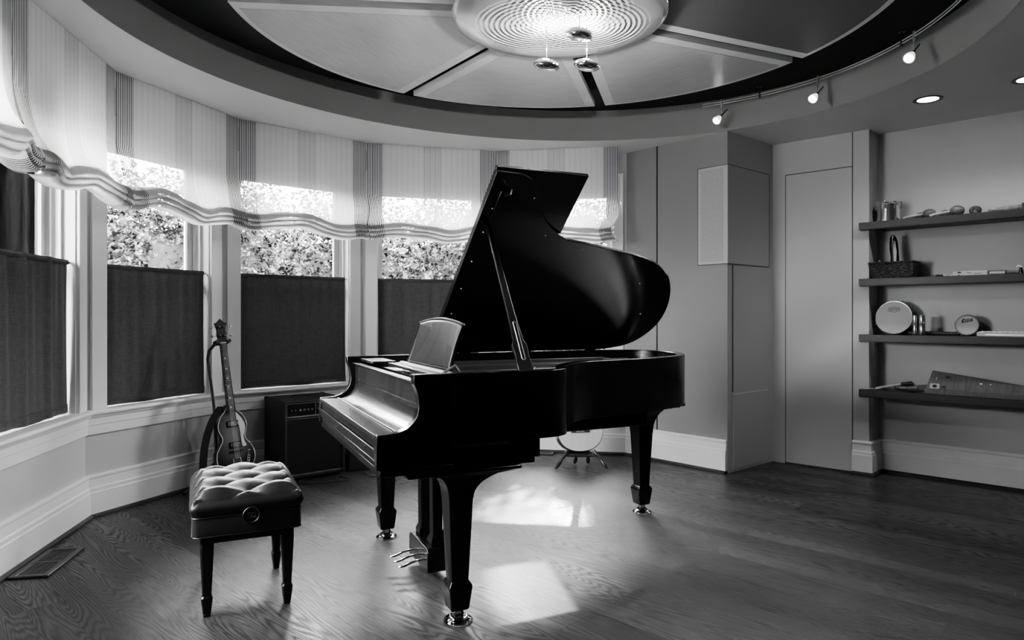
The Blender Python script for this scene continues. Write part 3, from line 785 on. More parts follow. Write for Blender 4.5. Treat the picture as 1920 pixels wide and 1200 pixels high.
# inside : plate, pin block, strings
mb = MB(); inner = inset(T-.002)
mb.prism([(p[0], p[1]) for p in inner], .895, .905); mb.build('soundboard', M['lightwood'], piano)
mb = MB(); mb.prism([(max(p[0], .34), p[1]) for p in inset(T+.03)], .928, .936); mb.build('iron_plate', M['plate'], piano)
mb = MB()
for j in range(70):
    k = .10+1.08*j/69; amax = .75+1.1*min(1, max(0, (k-.05)))**.7
    amax = min(amax, 1.9 if k < 1.1 else 1.75)
    if k < .40: amax = min(amax, .62+k*.9)
    mb.tube([(.42, k, .948), (amax, min(k+.03, 1.2), .948)], .0012, 4)
mb.build('strings', M['string'], piano, kind='stuff')
mb = MB()
for k in (.30, .62, .98): mb.box(.38, .90 if k < .5 else 1.60, k, k+.022, .936, .968)
mb.box(.40, .43, .09, 1.2, .936, .955)
mb.tube([(.70, .10, .93), (.70, .10, .999)], .004, 8)
mb.build('plate_struts', M['plate'], piano, bevel=.003)
mb = MB(); mb.box(.21, .33, .06, .24, .955, .962); mb.box(.21, .33, .95, 1.23, .970, .983); mb.box(.30, .345, k0, k1, .90, .94); mb.build('desk_slides', M['piano_top'], piano, bevel=.002)
# music desk
mb = MB(); mb.box(.285, .42, .10, .94, .962, .976); mb.build('desk_ledge', M['silver'] if False else M['piano_top'], piano, bevel=.002)
mb = MB(); mb.box(.325, .345, .14, .86, .976, .988); mb.build('desk_rail', M['lightwood'], piano, bevel=.003)
def desk(u, v):
    k = .195+.59*u; c = (u-.5)*2
    flare = .018*(v-.5)**2*4*(1 if u > .5 else -1)*abs(c)**3 - (.008)*v*0
    h = .985+v*(.20+.022*(1-c*c)-.004)
    a = .352+.062*v
    return (a, k+flare*.7, h)
MB().grid(24, 12, desk).build('music_desk', M['piano_top'], piano, solid=.012, smooth=True)
e = [desk(u/24, 1) for u in range(25)]; sd = [desk(0, v/8) for v in range(9)] + e + [desk(1, 1-v/8) for v in range(9)]
MB().tube([(p[0]-.006, p[1], p[2]) for p in sd], .0045, 6).build('desk_edge_bead', M['piano_top'], piano, smooth=True)
mb = MB(); mb.tube([(.40, .20, .978), (.36, .15, 1.012), (.30, .15, .978)], .006, 6); mb.build('desk_support', M['silver'], piano)
# lid
LA = R(-41)
lid = bpy.data.objects.new('lid', None)
lidpts = [(.615, 0)] + [p for p in op if p[0] > .66 and p[1] < 1.29] + [(1.75, 1.297), (1.2, 1.297), (.615, 1.297)]
lp2 = [(p[0]+(.012 if p[0] > 1.9 else 0), -(WP-p[1])*1.012) for p in lidpts]
mb = MB(); mb.prism(lp2, 0, .02)
lid = mb.build('lid', M['piano'], piano, bevel=.003, loc=(0, WP, .9965), rot=(LA, 0, 0))
mb = MB(); mb.box(.618, 1.095, -1.32, -.005, .0215, .040); mb.build('front_flap', M['piano'], lid, bevel=.003)
for a in (.8, 1.2, 1.66): MB().box(a, a+.07, -.018, .012, -.006, .003).build('hinge', M['steel'], lid)
for a, y in ((.66, -.35), (.66, -.55), (.66, -.75), (.66, -.95), (.66, -1.1), (.85, -1.18), (1.0, -.95), (1.25, -.87), (1.75, -.62), (1.9, -.35)):
    mb = MB(); sph(mb, (a, y, -.001), .004, 6); mb.build('rubber_button', M['silver'], lid, smooth=True)
mb = MB(); mb.box(.66, .71, -1.22, -1.06, -.022, 0); mb.build('prop_block', M['piano'], lid, bevel=.004)
mb = MB(); mb.tube([(.685, -1.20, -.024), (.69, -1.235, -.055), (.70, -1.24, -.03)], .005, 8); mb.build('prop_hook', M['steel'], lid)
# lid prop
b0 = Vector((.635, .055, .985)); b1 = Vector((.672, .545, 1.648)); ax = (b1-b0).normalized(); Lp = (b1-b0).length
sv = Vector((1, 0, 0)); sv = (sv-ax*sv.dot(ax)).normalized(); nv = ax.cross(sv)
pf = [(0, .034), (.05, .034), (.08, .030), (.10, .034), (.13, .034), (.155, .022), (.17, .026), (.20, .020), (.30, .0165), (Lp, .010)]
mb = MB()
rings = []
for u, w in pf:
    c = b0+ax*u; rings.append([c+sv*w+nv*.009, c-sv*w+nv*.009, c-sv*w-nv*.009, c+sv*w-nv*.009])
mb.loft(rings); prop = mb.build('lid_prop', M['piano_top'], piano, bevel=.003)
mb = MB(); sl = []
for q_ in range(21):
    a = PI*q_/10; cu = .15+ (.09 if math.cos(a) > 0 else -.09)
    sl.append(b0+ax*(cu+.008*math.cos(a))+sv*.008*math.sin(a)-nv*.0095)
mb.tube(sl, .0022, 6); mb.build('prop_slot_edge', M['silver'], prop)
# legs
def leg(a, k, name='leg', flare=None):
    lg = bpy.data.objects.new(name, None); C.objects.link(lg); lg.parent = piano; lg.location = (a, k, 0)
    def sq(w, d=None): d = d or w; c = .003; return [(w, d-c), (w-c, d), (-w+c, d), (-w, d-c), (-w, -d+c), (-w+c, -d), (w-c, -d), (w, -d+c)]
    def ring(w, z, dx0=0, dx1=0, dy0=0, dy1=0):
        r = []
        for x, y in sq(w):
            r.append((x+(dx1 if x > 0 else -dx0), y+(dy1 if y > 0 else -dy0), z))
        return r
    secs = []
    top = flare
    for j in range(9):
        f = 1-math.cos((1-j/8)*PI/2)         # 1 at top ->0
        z = top[4]-(top[4]-.50)*j/8
        f = (1-j/8); f = 1-math.sqrt(max(0, 1-f*f))
        secs.append(ring(.052, z, top[0]*f, top[1]*f, top[2]*f, top[3]*f))
    secs += [ring(.050, .49), ring(.036, .170), ring(.048, .152), ring(.048, .140), ring(.038, .058), ring(.034, .052)]
    mb = MB(); mb.loft(secs); b = mb.build('post', M['piano'], lg, bevel=.002)
    mb = MB(); mb.lathe([(.0001, .060), (.014, .060), (.014, .046), (.0001, .046)], 16); mb.box(-.012, .012, -.014, -.009, .016, .05); mb.box(-.012, .012, .009, .014, .016, .05); mb.build('caster_fork', M['brass'], lg, smooth=True)
    mb = MB(); mb.lathe([(.0001, -.009), (.020, -.009), (.022, -.006), (.022, .006), (.020, .009), (.0001, .009)], 24, Matrix.Translation((.004, 0, .030)), 'y'); mb.build('caster_wheel', M['darkmetal'], lg, smooth=True)
    return lg
leg(.345, .085, flare=(.07, .20, .02, .02, .60))
leg(.345, WP-.085, flare=(.07, .20, .02, .02, .60))
leg(1.90, 1.02, flare=(.07, .07, .12, .08, .66))
# lyre
ly = bpy.data.objects.new('pedal_lyre', None); C.objects.link(ly); ly.parent = piano
mb = MB()
for k in (.56, .74):
    mb.loft([[(x+.415, y+k, z) for x, y in ((w, w), (-w, w), (-w, -w), (w, -w))] for w, z in ((.032, .62), (.032, .55), (.026, .54), (.024, .20), (.034, .175), (.034, .15))])
mb.box(.36, .47, .50, .80, .60, .622); mb.build('columns', M['piano'], ly, bevel=.003)
mb = MB(); mb.prism([(.500, .042), (.500, .135), (.515, .15), (.785, .15), (.80, .135), (.80, .042)], .355, .475, lambda u, v, w: (w, u, v)); mb.build('pedal_box', M['piano'], ly, bevel=.005)
for k in (.56, .74):
    MB().tube([(.44, k, .17), (.62, k, .60)], .009, 8).build('brace_rod', M['piano'], ly, smooth=True)
mb = MB()
for k in (.61, .65, .69): mb.tube([(.43, k, .15), (.43, k, .61)], .003, 6)
mb.build('pedal_rods', M['brass'], ly)
for k in (.575, .65, .725):
    mb = MB(); mb.loft([[(a, k+w*cx_, z+h*cz) for cx_, cz in ((1, -.5), (1, .5), (0, 1), (-1, .5), (-1, -.5), (0, -1))] for a, w, h, z in ((.36, .008, .006, .085), (.31, .008, .006, .080), (.285, .011, .006, .072), (.262, .016, .006, .066), (.245, .012, .005, .064), (.238, .004, .003, .064))])
    mb.build('pedal', M['brass'], ly, sub=1)
# caster cups
pm = Matrix.Translation(PN) @ Matrix.Rotation(PA, 4, 'Z')
for (a, k), lab in zip(((.349, .085), (.349, WP-.085), (1.904, 1.02)), ('clear glass caster cup under the near front leg of the piano', 'clear glass caster cup under the far front leg of the piano', 'clear glass caster cup under the tail leg of the piano')):
    p = pm @ Vector((a, k, 0))
    mb = MB(); mb.lathe([(.0001, .0), (.056, 0), (.058, .004), (.052, .012), (.040, .015), (.037, .022), (.031, .022), (.028, .0075), (.0001, .0075)], 40)
    tag(mb.build('caster_cup', M['cupglass'], None, smooth=True, loc=(p.x, p.y, .0005)), lab, 'caster cup')

# ------------------------------------------------------------------ BENCH
bn = thing('piano_bench', 'black leather tufted piano bench with tapered legs in front of the keyboard', 'bench', (-1.262, 2.690, 0), PA)
BWd, BDp = .42, .575
def cush(u, v):
    a = BWd*u; k = BDp*v
    eu = min(u, 1-u)*BWd; ev = min(v, 1-v)*BDp
    edge = min(1, (min(eu, ev)/.055)); dome = .030*math.sqrt(max(0, 1-(1-edge)**2))
    p = (u-.5)*3.6; q = (v-.10)*6.6
    s1 = abs(math.sin(PI*(p+q)/2+PI/4*0)); s2 = abs(math.sin(PI*(p-q)/2))
    puff = (s1*s2)**.55; cre = (min(s1, s2))**.45
    e2 = min(1, min(eu, ev)/.04)
    zz = .462+dome + e2*(.026*puff+.014*cre) - e2*.010
    return (a, k, zz)
mb = MB()
def cush_full(u, v):
    return cush(u, v)
mb.grid(84, 110, cush_full); mb.build('seat_top', M['leather'], bn, smooth=True)
mb = MB()
def ringb(o, z, r=.03):
    pts = []
    for cx_, cy_, a0 in ((BWd-r+o, BDp-r+o, 0), (r-o, BDp-r+o, 90), (r-o, r-o, 180), (BWd-r+o, r-o, 270)):
        for j in range(5):
            a = R(a0+j*22.5); pts.append((cx_+r*math.cos(a), cy_+r*math.sin(a), z))
    return pts
mb.loft([ringb(-.004, .474), ringb(.004, .465), ringb(.010, .452), ringb(.010, .44), ringb(.004, .425), ringb(0, .413), ringb(-.001, .411)])
mb.build('cushion_side', M['leather'], bn, smooth=True)
mb = MB(); mb.loft([ringb(-.002, .41), ringb(.0, .407), ringb(.0, .338), ringb(-.004, .333)]); mb.build('skirt', M['leather'], bn, smooth=True)
mb = MB()
for z, o_ in ((.411, .001), (.334, .0)):
    rr = ringb(o_, z); mb.tube(rr+[rr[0]], .003, 6)
mb.build('piping', M['leather'], bn, smooth=True)
mb = MB(); mb.box(.03, BWd-.03, .03, BDp-.03, .298, .336); mb.build('apron', M['blackwood'], bn, bevel=.003)
for a, k in ((.055, .055), (BWd-.055, .055), (.055, BDp-.085), (BWd-.055, BDp-.085)):
    secs = []
    for w, z in ((.026, .336), (.026, .28), (.017, .085), (.0215, .078), (.0215, .066), (.013, .001)):
        c = w*.25; secs.append([(a+x*w, k+y*w, z) for x, y in ((1, .7), (.7, 1), (-.7, 1), (-1, .7), (-1, -.7), (-.7, -1), (.7, -1), (1, -.7))])
    mb = MB(); mb.loft(secs); mb.build('leg', M['blackwood'], bn)
for u, v in [(.5+p/3.6, .10+q/6.6) for q in range(0, 6) for p in (-1, 0, 1) if (p+q) % 2 == 0]:
    if True:
        c = cush(u, v); mb = MB(); sph(mb, (c[0], c[1], c[2]+.002), .009, 8, (1, 1, .5)); mb.build('tuft_button', M['leather'], bn, smooth=True)
# emblem on near (short) side
em = MB(); mxe = Matrix.Translation((BWd*.52, -.0115, .408)) @ Matrix.Rotation(PI/2, 4, 'X')
em.lathe([(.0001, 0), (.029, 0), (.029, .004), (.031, .006), (.033, .004), (.033, -.004), (.0001, -.004)], 40, mxe); emb = em.build('emblem', M['leather'], bn, smooth=True)
mb = MB()
import itertools
def scr(pts): mb.tube([mxe @ Vector((x, y, .0025)) for x, y in smooth_open(pts, 5)], .0012, 6)
scr([(-.015, .004), (-.006, .010), (0, .003), (.007, .011), (.016, .003), (.012, -.010), (.002, -.005), (-.006, -.012), (-.016, -.004)])
scr([(-.010, -.002), (-.002, -.008), (.005, .002), (.011, -.004)]); scr([(-.018, .008), (-.010, .0), (-.013, -.010)]); scr([(-.004, .013), (.004, .006), (.014, .012)]); scr([(0, -.004), (.006, -.012), (.016, -.009)])
scr([(-.008, .006), (-.003, .0), (-.008, -.006)]); mb.build('raised_motif', M['tolex'], emb, smooth=True)

# ------------------------------------------------------------------ AMPLIFIER
am = thing('bass_amplifier', 'black vinyl bass combo amplifier standing between the bass guitar and the piano', 'amplifier', (-1.643, 4.930, 0), R(40))
AW, AD, AH = .475, .40, .592
mb = MB(); mb.box(0, AW, .03, AD, .02, AH); mb.box(0, .022, 0, .04, .02, AH); mb.box(AW-.022, AW, 0, .04, .02, AH); mb.box(0, AW, 0, .04, AH-.022, AH); mb.box(0, AW, 0, .04, .02, .045); mb.box(.022, AW-.022, 0, .03, .455, .47); mb.build('cabinet', M['tolex'], am, bevel=.006)
mb = MB(); mb.box(.024, AW-.024, .014, .031, .048, .452); mb.build('grille_cloth', M['grille'], am)
mb = MB(); mb.box(.024, AW-.024, .012, .031, .473, AH-.024); mb.build('control_panel', M['panelblack'], am)
for b_ in ((.024, AW-.024, .008, .014, .452, .458), (.024, AW-.024, .008, .014, .470, .475), (.024, AW-.024, .008, .014, .042, .048), (.024, AW-.024, .008, .0125, .566, .569), (.24, .243, .010, .0125, .478, .56)): MB().box(*b_).build('silver_piping', M['silver'], am)
for k, x in enumerate([.055, .085, .12, .15, .18, .21, .265, .295, .325, .355, .385, .42]):
    mb = MB(); r_ = .011 if 1 < k < 11 else .007
    mb.lathe([(.0001, 0), (r_, 0), (r_*.85, .012), (.0001, .012)], 16, Matrix.Translation((x, .012, .52)) @ Matrix.Rotation(PI/2, 4, 'X')); kb = mb.build('knob', M['steel'], am, smooth=True)
mb = MB(); mb.tube([(AW/2-.1, .2, AH), (AW/2-.09, .2, AH+.016), (AW/2+.09, .2, AH+.016), (AW/2+.1, .2, AH)], .009, 8, flat=.5); mb.build('strap_handle', M['rubber'], am, smooth=True)
for x in (.015, AW-.015):
    for y in (.02, AD-.02):
        for z0, z1 in ((AH-.024, AH+.003), (.017, .05)): MB().box(x-.018, x+.018, y-.022, y+.02, z0, z1).build('corner_guard', M['rubber'], am, bevel=.008)
        mb = MB(); mb.lathe([(.0001, 0), (.014, 0), (.017, .02), (.0001, .02)], 12, Matrix.Translation((x+(.03 if x < .2 else -.03), y+(.02 if y < .2 else -.02), 0))); mb.build('foot', M['rubber'], am)
# small black unit beyond
su_ = thing('stage_box', 'small black box on the floor under the far side of the piano', 'box', (-1.27, 5.30, 0), R(25))
mb = MB(); mb.prism([(0, 0), (.26, 0), (.26, .14), (.20, .20), (0, .20)], 0, .2, lambda u, v, w: (w, u, v)); mb.build('housing', M['tolex'], su_, bevel=.008)
mb = MB(); mb.box(-.003, 0, .02, .18, .02, .12); mb.build('grille_cloth', M['grille'], su_)
pts = smooth_open([(-1.30, 5.14, .006), (-1.2, 5.03, .006), (-1.33, 4.95, .006), (-1.5, 4.90, .006), (-1.55, 4.98, .006), (-1.5, 5.02, .012)], 6)
tag(MB().tube(pts, .004, 6).build('power_cable', M['rubber'], None, smooth=True), 'thin black cable lying on the floor beside the amplifier', 'cable')
pts = smooth_open([(-1.14, 5.25, .006), (-1.05, 5.12, .006), (-.98, 5.18, .006), (-.95, 5.35, .006), (-1.02, 5.45, .006)], 6)
tag(MB().tube(pts, .004, 6).build('power_cable', M['rubber'], None, smooth=True), 'thin black cable looping on the floor beside the small black box', 'cable')

# ------------------------------------------------------------------ BASS GUITAR + stand
# local frame: x right, z up the neck, -y is the front face; tilted a little
gx, gy = -1.92, 4.72
bg_rot = Matrix.Translation((gx+.015, gy, .125)) @ Matrix.Rotation(R(46), 4, 'Z') @ Matrix.Rotation(R(-9.5), 4, 'X') @ Matrix.Rotation(R(-3), 4, 'Y') @ Matrix.Diagonal((1, 1, 1.045, 1))
bg = thing('bass_guitar', 'violin-shaped sunburst electric bass guitar leaning on a stand by the bay window', 'guitar'); bg.matrix_world = bg_rot
half = [(0, 0), (.05, .003), (.10, .02), (.130, .06), (.137, .10), (.130, .145), (.105, .185), (.085, .215), (.082, .245), (.095, .275), (.103, .305), (.098, .34), (.075, .385), (.045, .415), (.03, .435), (.022, .455)]
hs = smooth_open(half, 4); body = hs + [(-x, z) for x, z in hs[::-1][:-1]]
mb = MB(); mb.prism([(x, z) for x, z in body], -.026, .028, lambda u, v, w: (u, w, v)); mb.build('body', M['darkside'], bg, bevel=.004)
mb = MB(); mb.prism([(x*.955, .01+z*.965) for x, z in body], -.030, -.026, lambda u, v, w: (u, w, v)); mb.build('top', M['sunburst'], bg, bevel=.002)
pl_ = [Vector((x*.965, -.030, .008+z*.968)) for x, z in body]
MB().tube(pl_+[pl_[0]], .0026, 6).build('binding', M['binding'], bg, smooth=True)
mb = MB(); mb.loft([[(-w, -.030, z), (w, -.030, z), (w, -.046+.0, z), (-w, -.046, z)] for w, z in ((.029, .40), (.0275, .45), (.021, .865))]); 
mb.loft([[(-w, -.034, z), (w, -.034, z), (w*.6, -.034+dp, z), (-w*.6, -.034+dp, z)] for w, dp, z in ((.027, .03, .44), (.025, .024, .5), (.021, .022, .87))]); mb.build('neck', M['fretboard'], bg)
mb = MB()
z = .865; 
for k in range(1, 22):
    zz = .865-.76*(1-2**(-k/12)); 
    if zz < .41: break
    w = .021+(.865-zz)/.465*.008; mb.box(-w, w, -.0475, -.046, zz-.001, zz+.001)
mb.build('frets', M['steel'], bg)
mb = MB(); mb.box(-.022, .022, -.050, -.030, .864, .870); mb.build('nut', M['binding'], bg)
for k in (3, 5, 7, 9, 12, 15): 
    zz = .865-.76*(1-2**(-(k-.5)/12)); MB().box(-.007, .007, -.0472, -.046, zz-.005, zz+.005).build('fret_marker', M['white'], bg)
hd = [(-.022, .87), (.022, .87), (.030, .895), (.034, .92), (.030, .95), (.036, .98), (.044, 1.0), (.028, 1.005), (.012, 1.018), (0, 1.03), (-.012, 1.018), (-.028, 1.005), (-.044, 1.0), (-.036, .98), (-.030, .95), (-.034, .92), (-.030, .895)]
mb = MB(); mb.prism(hd, -.040, -.026, lambda u, v, w: (u, w, v)); mb.build('headstock', M['panelblack'], bg, bevel=.002)
for sgn in (-1, 1):
    for zz in (.915, .975):
        mb = MB(); mb.lathe([(.0001, -.058), (.007, -.058), (.007, -.040), (.0001, -.040)], 12, Matrix.Translation((sgn*.016, 0, zz)), 'y')
        mb.tube([(sgn*.03, -.032, zz), (sgn*.055, -.032, zz)], .0025, 6); sph(mb, (sgn*.064, -.032, zz), .010, 8, (1, .5, .8)); mb.build('tuning_peg', M['steel'], bg, smooth=True)
mb = MB()
for k in range(4): x = -.0145+k*.0097; mb.tube([(x*.75, -.052, .868), (x, -.052, .09)], .0011, 4)
mb.build('strings', M['string'], bg)
for zz in (.325, .185):
    mb = MB(); mb.box(-.040, .040, -.036, -.030, zz-.021, zz+.021); pk = mb.build('pickup', M['panelblack'], bg, bevel=.002)
    mb = MB(); mb.box(-.030, .030, -.045, -.036, zz-.014, zz+.014); mb.build('pickup_cover', M['steel'], pk, bevel=.003)
mb = MB(); mb.prism([(-.045, .138), (.045, .143), (.048, .150), (-.046, .150)], -.046, -.030, lambda u, v, w: (u, w, v)); mb.build('bridge', M['panelblack'], bg, bevel=.002)
mb = MB(); mb.box(-.026, .026, -.040, -.030, .075, .084); mb.tube([(-.025, -.036, .05), (-.025, -.036, .10)], .004, 6); mb.tube([(.025, -.036, .05), (.025, -.036, .10)], .004, 6); mb.tube([(-.025, -.038, .098), (.025, -.038, .098)], .003, 6); mb.build('tailpiece', M['steel'], bg, smooth=True)
pg = [(.030, .40), (.045, .385), (.068, .355), (.084, .32), (.086, .285), (.075, .255), (.066, .235), (.070, .20), (.082, .172), (.060, .165), (.048, .175), (.044, .30), (.030, .345)]
mb = MB(); mb.prism(pg, -.034, -.031, lambda u, v, w: (u, w, v)); mb.build('pick_guard', M['white'], bg, bevel=.001)
cp = [(.062, .045), (.085, .052), (.106, .135), (.090, .140)]
mb = MB(); mb.prism(cp, -.034, -.031, lambda u, v, w: (u, w, v)); pn = mb.build('control_plate', M['white'], bg, bevel=.001)
for k in range(5): MB().lathe([(.0001, -.042), (.006 if k < 4 else .009, -.042), (.006 if k < 4 else .009, -.034), (.0001, -.034)], 12, Matrix.Translation((.075+.0055*k, 0, .062+.016*k)), 'y').build('knob', M['ink'], pn, smooth=True)
def gp(x, y, z): return bg_rot @ Vector((x, y, z))
# strap
st = [gp(-.03, .045, .45), gp(-.10, .06, .36), gp(-.165, .07, .20), gp(-.20, .07, .0), gp(-.20, .05, -.09)]
st = smooth_open([tuple(p) for p in st], 6)
mb = MB(); rings = []
for k, p in enumerate(st):
    w = .026; rings.append([(p[0]-w, p[1]-.002, p[2]), (p[0]+w, p[1]-.002, p[2]), (p[0]+w, p[1]+.002, p[2]), (p[0]-w, p[1]+.002, p[2])])
mb.loft(rings); tag(mb.build('guitar_strap', M['rubber'], None), 'black strap hanging down behind the violin-shaped bass guitar', 'strap')
gs = thing('guitar_stand', 'black tubular guitar stand with a padded neck yoke holding the bass guitar', 'stand', (gx, gy, 0))
def L2(p): return tuple(Vector(p)-Vector((gx, gy, 0)))
yoke = gp(-.01, .01, .885)
mb = MB(); mb.tube([L2(gp(-.07, .13, .10)), L2(gp(-.055, .10, .45)), L2(gp(-.068, .075, .78)), L2(gp(-.06, .055, .83)), L2(gp(-.035, .03, .862)), L2(gp(-.01, .012, .872))], .011, 10); mb.build('upright', M['darkmetal'], gs, smooth=True)
mb = MB(); mb.tube([L2(gp(-.042, -.055, .878)), L2(gp(-.044, -.01, .872)), L2(gp(-.03, .015, .868)), L2(gp(.03, .015, .868)), L2(gp(.044, -.01, .872)), L2(gp(.042, -.055, .878))], .013, 10); mb.build('neck_yoke', M['rubber'], gs, smooth=True)
b_ = L2(gp(-.07, .13, .10))
for k, (dx, dy) in enumerate(((-.15, -.16), (.17, -.12), (.0, .10))):
    mb = MB(); mb.tube([b_, (b_[0]+dx*.6, b_[1]+dy*.6, .06), (b_[0]+dx, b_[1]+dy, .014)], .010, 8); lg = mb.build('leg', M['darkmetal'], gs, smooth=True)
    mb = MB(); sph(mb, (b_[0]+dx, b_[1]+dy, .014), .014, 8); mb.build('rubber_foot', M['rubber'], lg, smooth=True)
mb = MB()
for sgn in (-1, 1): mb.tube([b_, L2(gp(sgn*.08, .045, -.012)), L2(gp(sgn*.08, -.05, -.014)), L2(gp(sgn*.08, -.055, .012))], .008, 8)
mb.build('lower_cradle', M['rubber'], gs, smooth=True)

# ------------------------------------------------------------------ ACOUSTIC GUITAR on wooden stand, behind piano
agm = Matrix.Translation((.55, 5.50, .115)) @ Matrix.Rotation(R(8), 4, 'Z') @ Matrix.Rotation(R(-12), 4, 'X')
ag = thing('acoustic_guitar', 'pale-topped acoustic guitar with rounded body standing behind the piano', 'guitar'); ag.matrix_world = agm
half = [(0, 0), (.06, .006), (.12, .030), (.165, .075), (.188, .135), (.190, .19), (.172, .245), (.142, .29), (.128, .325), (.134, .365), (.145, .40), (.138, .44), (.105, .475), (.05, .49), (.02, .492)]
hs = smooth_open(half, 4); body = hs + [(-x, z) for x, z in hs[::-1][:-1]]
mb = MB(); mb.prism(body, -.03, .07, lambda u, v, w: (u, w, v)); mb.build('body', M['darkside'], ag, bevel=.006)
mb = MB(); mb.prism([(x*.97, .006+z*.975) for x, z in body], -.0325, -.030, lambda u, v, w: (u, w, v)); mb.build('top', M['spruce'], ag)
mb = MB(); mb.box(-.075, .075, -.042, -.0325, .152, .178); br_ = mb.build('bridge', M['fretboard'], ag, bevel=.003)
mb = MB()
for k in range(6): sph(mb, (-.028+.011*k, -.043, .160), .0035, 6)
mb.build('bridge_pins', M['white'], br_, smooth=True)
mb = MB(); mb.lathe([(.0001, -.0335), (.05, -.0335), (.05, -.0325), (.0001, -.0325)], 30, Matrix.Translation((0, 0, .34)), 'y'); mb.build('sound_hole', M['black'], ag)
mb = MB(); mb.box(-.026, .026, -.045, -.0325, .38, .49); mb.loft([[(-w, -.045, z), (w, -.045, z), (w*.6, -.010, z), (-w*.6, -.010, z)] for w, z in ((.026, .49), (.022, .80))]); mb.build('neck', M['fretboard'], ag)
mb = MB(); mb.prism([(-.022, .80), (.022, .80), (.034, .83), (.030, .95), (-.030, .95), (-.034, .83)], -.04, -.024, lambda u, v, w: (u, w, v)); mb.build('headstock', M['panelblack'], ag)
mb = MB()
for k in range(6): x = -.026+k*.0104; mb.tube([(x, -.05, .165), (x*.7, -.05, .80)], .0009, 4)
mb.build('strings', M['string'], ag)
wsx, wsy = .55, 5.50
ws = thing('wooden_guitar_stand', 'dark turned-wood folding stand under the acoustic guitar', 'stand', (wsx, wsy, 0))
def turned(p0, p1):
    n_ = 10; pts = [Vector(p0).lerp(Vector(p1), t/n_) for t in range(n_+1)]; rr = [.012, .013, .014, .013, .015, .010, .013, .016, .017, .015, .010]; return MB().tube(pts, rr, 10)
turned((-.10, -.06, .14), (-.21, -.14, .012)).build('leg', M['darkside'], ws, smooth=True)
turned((.10, -.06, .14), (.20, -.13, .012)).build('leg', M['darkside'], ws, smooth=True)
turned((-.02, .02, .13), (-.04, .06, .012)).build('leg', M['darkside'], ws, smooth=True)
turned((.06, .02, .13), (.07, .06, .012)).build('leg', M['darkside'], ws, smooth=True)
mb = MB(); mb.tube([(-.14, -.09, .105), (0, -.045, .09), (.14, -.09, .105)], .010, 8); mb.box(-.12, .12, -.06, .09, .098, .112); mb.build('cross_brace', M['darkside'], ws, smooth=True)

# ------------------------------------------------------------------ SHELVES & items
P0 = Vector((2.637, 5.193)); SA = math.atan2(U.y, U.x)
def sh(u, v): p = P0+U*u+V*v; return (p.x, p.y)
zs = [1.918, 1.492, 1.070, .652]
slab_ = ['topmost dark wooden wall shelf holding the metal pail and gourds', 'second dark wooden wall shelf from the top, holding the basket', 'third dark wooden wall shelf from the top, holding the hand drums', 'lowest dark wooden wall shelf holding the wooden zither']
for z, lab in zip(zs, slab_):
    t = thing('wall_shelf', lab, 'shelf', (*sh(0, 0), z), SA)
    mb = MB()
    mb.box(0, 2.6, 0, .058, -.052, 0); mb.box(.105, 2.6, .05, .265, -.052, 0)
    mb.box(.004, 2.6, .004, .056, -.058, -.051)
    mb.build('board', M['shelf'], t, bevel=.002)
def sthing(name, lab, cat, u, v, z, rot=0, group=None): return thing(name, lab, cat, (*sh(u, v), z+.0005), SA+rot, group)
zt = zs[0]
t = sthing('metal_pail', 'shiny metal drum pail with hoops at the left end of the top shelf', 'pail', .165, .15, zt)
r_ = .080
mb = MB(); mb.lathe([(.0001, 0), (r_, 0), (r_, .150), (r_-.004, .150), (r_-.004, .01), (.0001, .01)], 40); mb.build('shell', M['steel'], t, smooth=True)
mb = MB(); mb.lathe([(r_, .012), (r_+.004, .012), (r_+.004, .022), (r_, .022)], 40); mb.build('hoop', M['steel'], t, smooth=True)
mb = MB(); mb.lathe([(r_, .128), (r_+.007, .128), (r_+.009, .134), (r_+.007, .142), (r_, .142)], 40); mb.build('hoop', M['steel'], t, smooth=True)
for k in range(8):
    a = 2*PI*k/8; mb = MB(); x, y = (r_+.008)*math.cos(a), (r_+.008)*math.sin(a); mb.tube([(x, y, .10), (x, y, .158)], .004, 6); sph(mb, (x, y, .150), .008, 6); mb.build('tension_lug', M['steel'], t, smooth=True)
def maraca(u, v, r, lab, ang, L=.20):
    t = sthing('maraca', lab, 'maraca', u, v, zt, ang)
    mb = MB(); sph(mb, (0, 0, r), r, 14, (1.22, 1, 1)); mb.build('gourd', M['maraca'], t, smooth=True)
    mb = MB(); mb.tube([(-r*1.1, 0, r*.95), (-r*1.1-L*.5, 0, .022), (-r*1.1-L*.62, 0, .012)], [.008, .010, .011], 10); mb.build('handle', M['lightwood'], t, smooth=True)
maraca(.375, .17, .030, 'darker small round maraca, first gourd right of the metal pail', R(-5), .12)
maraca(.445, .11, .036, 'glossy round maraca with a pale handle, second gourd right of the pail', R(8))
maraca(.535, .17, .030, 'small dark maraca mostly hidden behind the largest gourd', R(-10), .10)
maraca(.620, .10, .038, 'largest glossy oval maraca on the top shelf', R(8))
t = sthing('nut_shaker', 'rough dark round nut-shell shaker on the top shelf', 'shaker', .725, .12, zt)
mb = MB(); sph(mb, (0, 0, .032), .036, 12, (1.05, 1, .88)); mb.build('shell', M['seeds'], t, smooth=True)
mb = MB(); sph(mb, (0, -.024, .016), .018, 10, (1, .8, .8)); mb.build('mouth', M['maraca'], t, smooth=True)
t = sthing('rain_stick', 'long pale knobbly rain stick lying at the right end of the top shelf', 'rain stick', .80, .12, zt)
pts = [(k*.06, 0, .024+.0*k) for k in range(14)]; mb = MB(); mb.tube(pts, [.006, .014, .018, .020, .021, .023, .024, .022, .024, .024, .023, .024, .024, .023], 14); mb.build('stick', M['bamboo'], t, smooth=True)
mb = MB(); mb.tube([(.19, 0, .026), (.215, 0, .026)], .029, 14); mb.build('binding', M['seeds'], t, smooth=True)
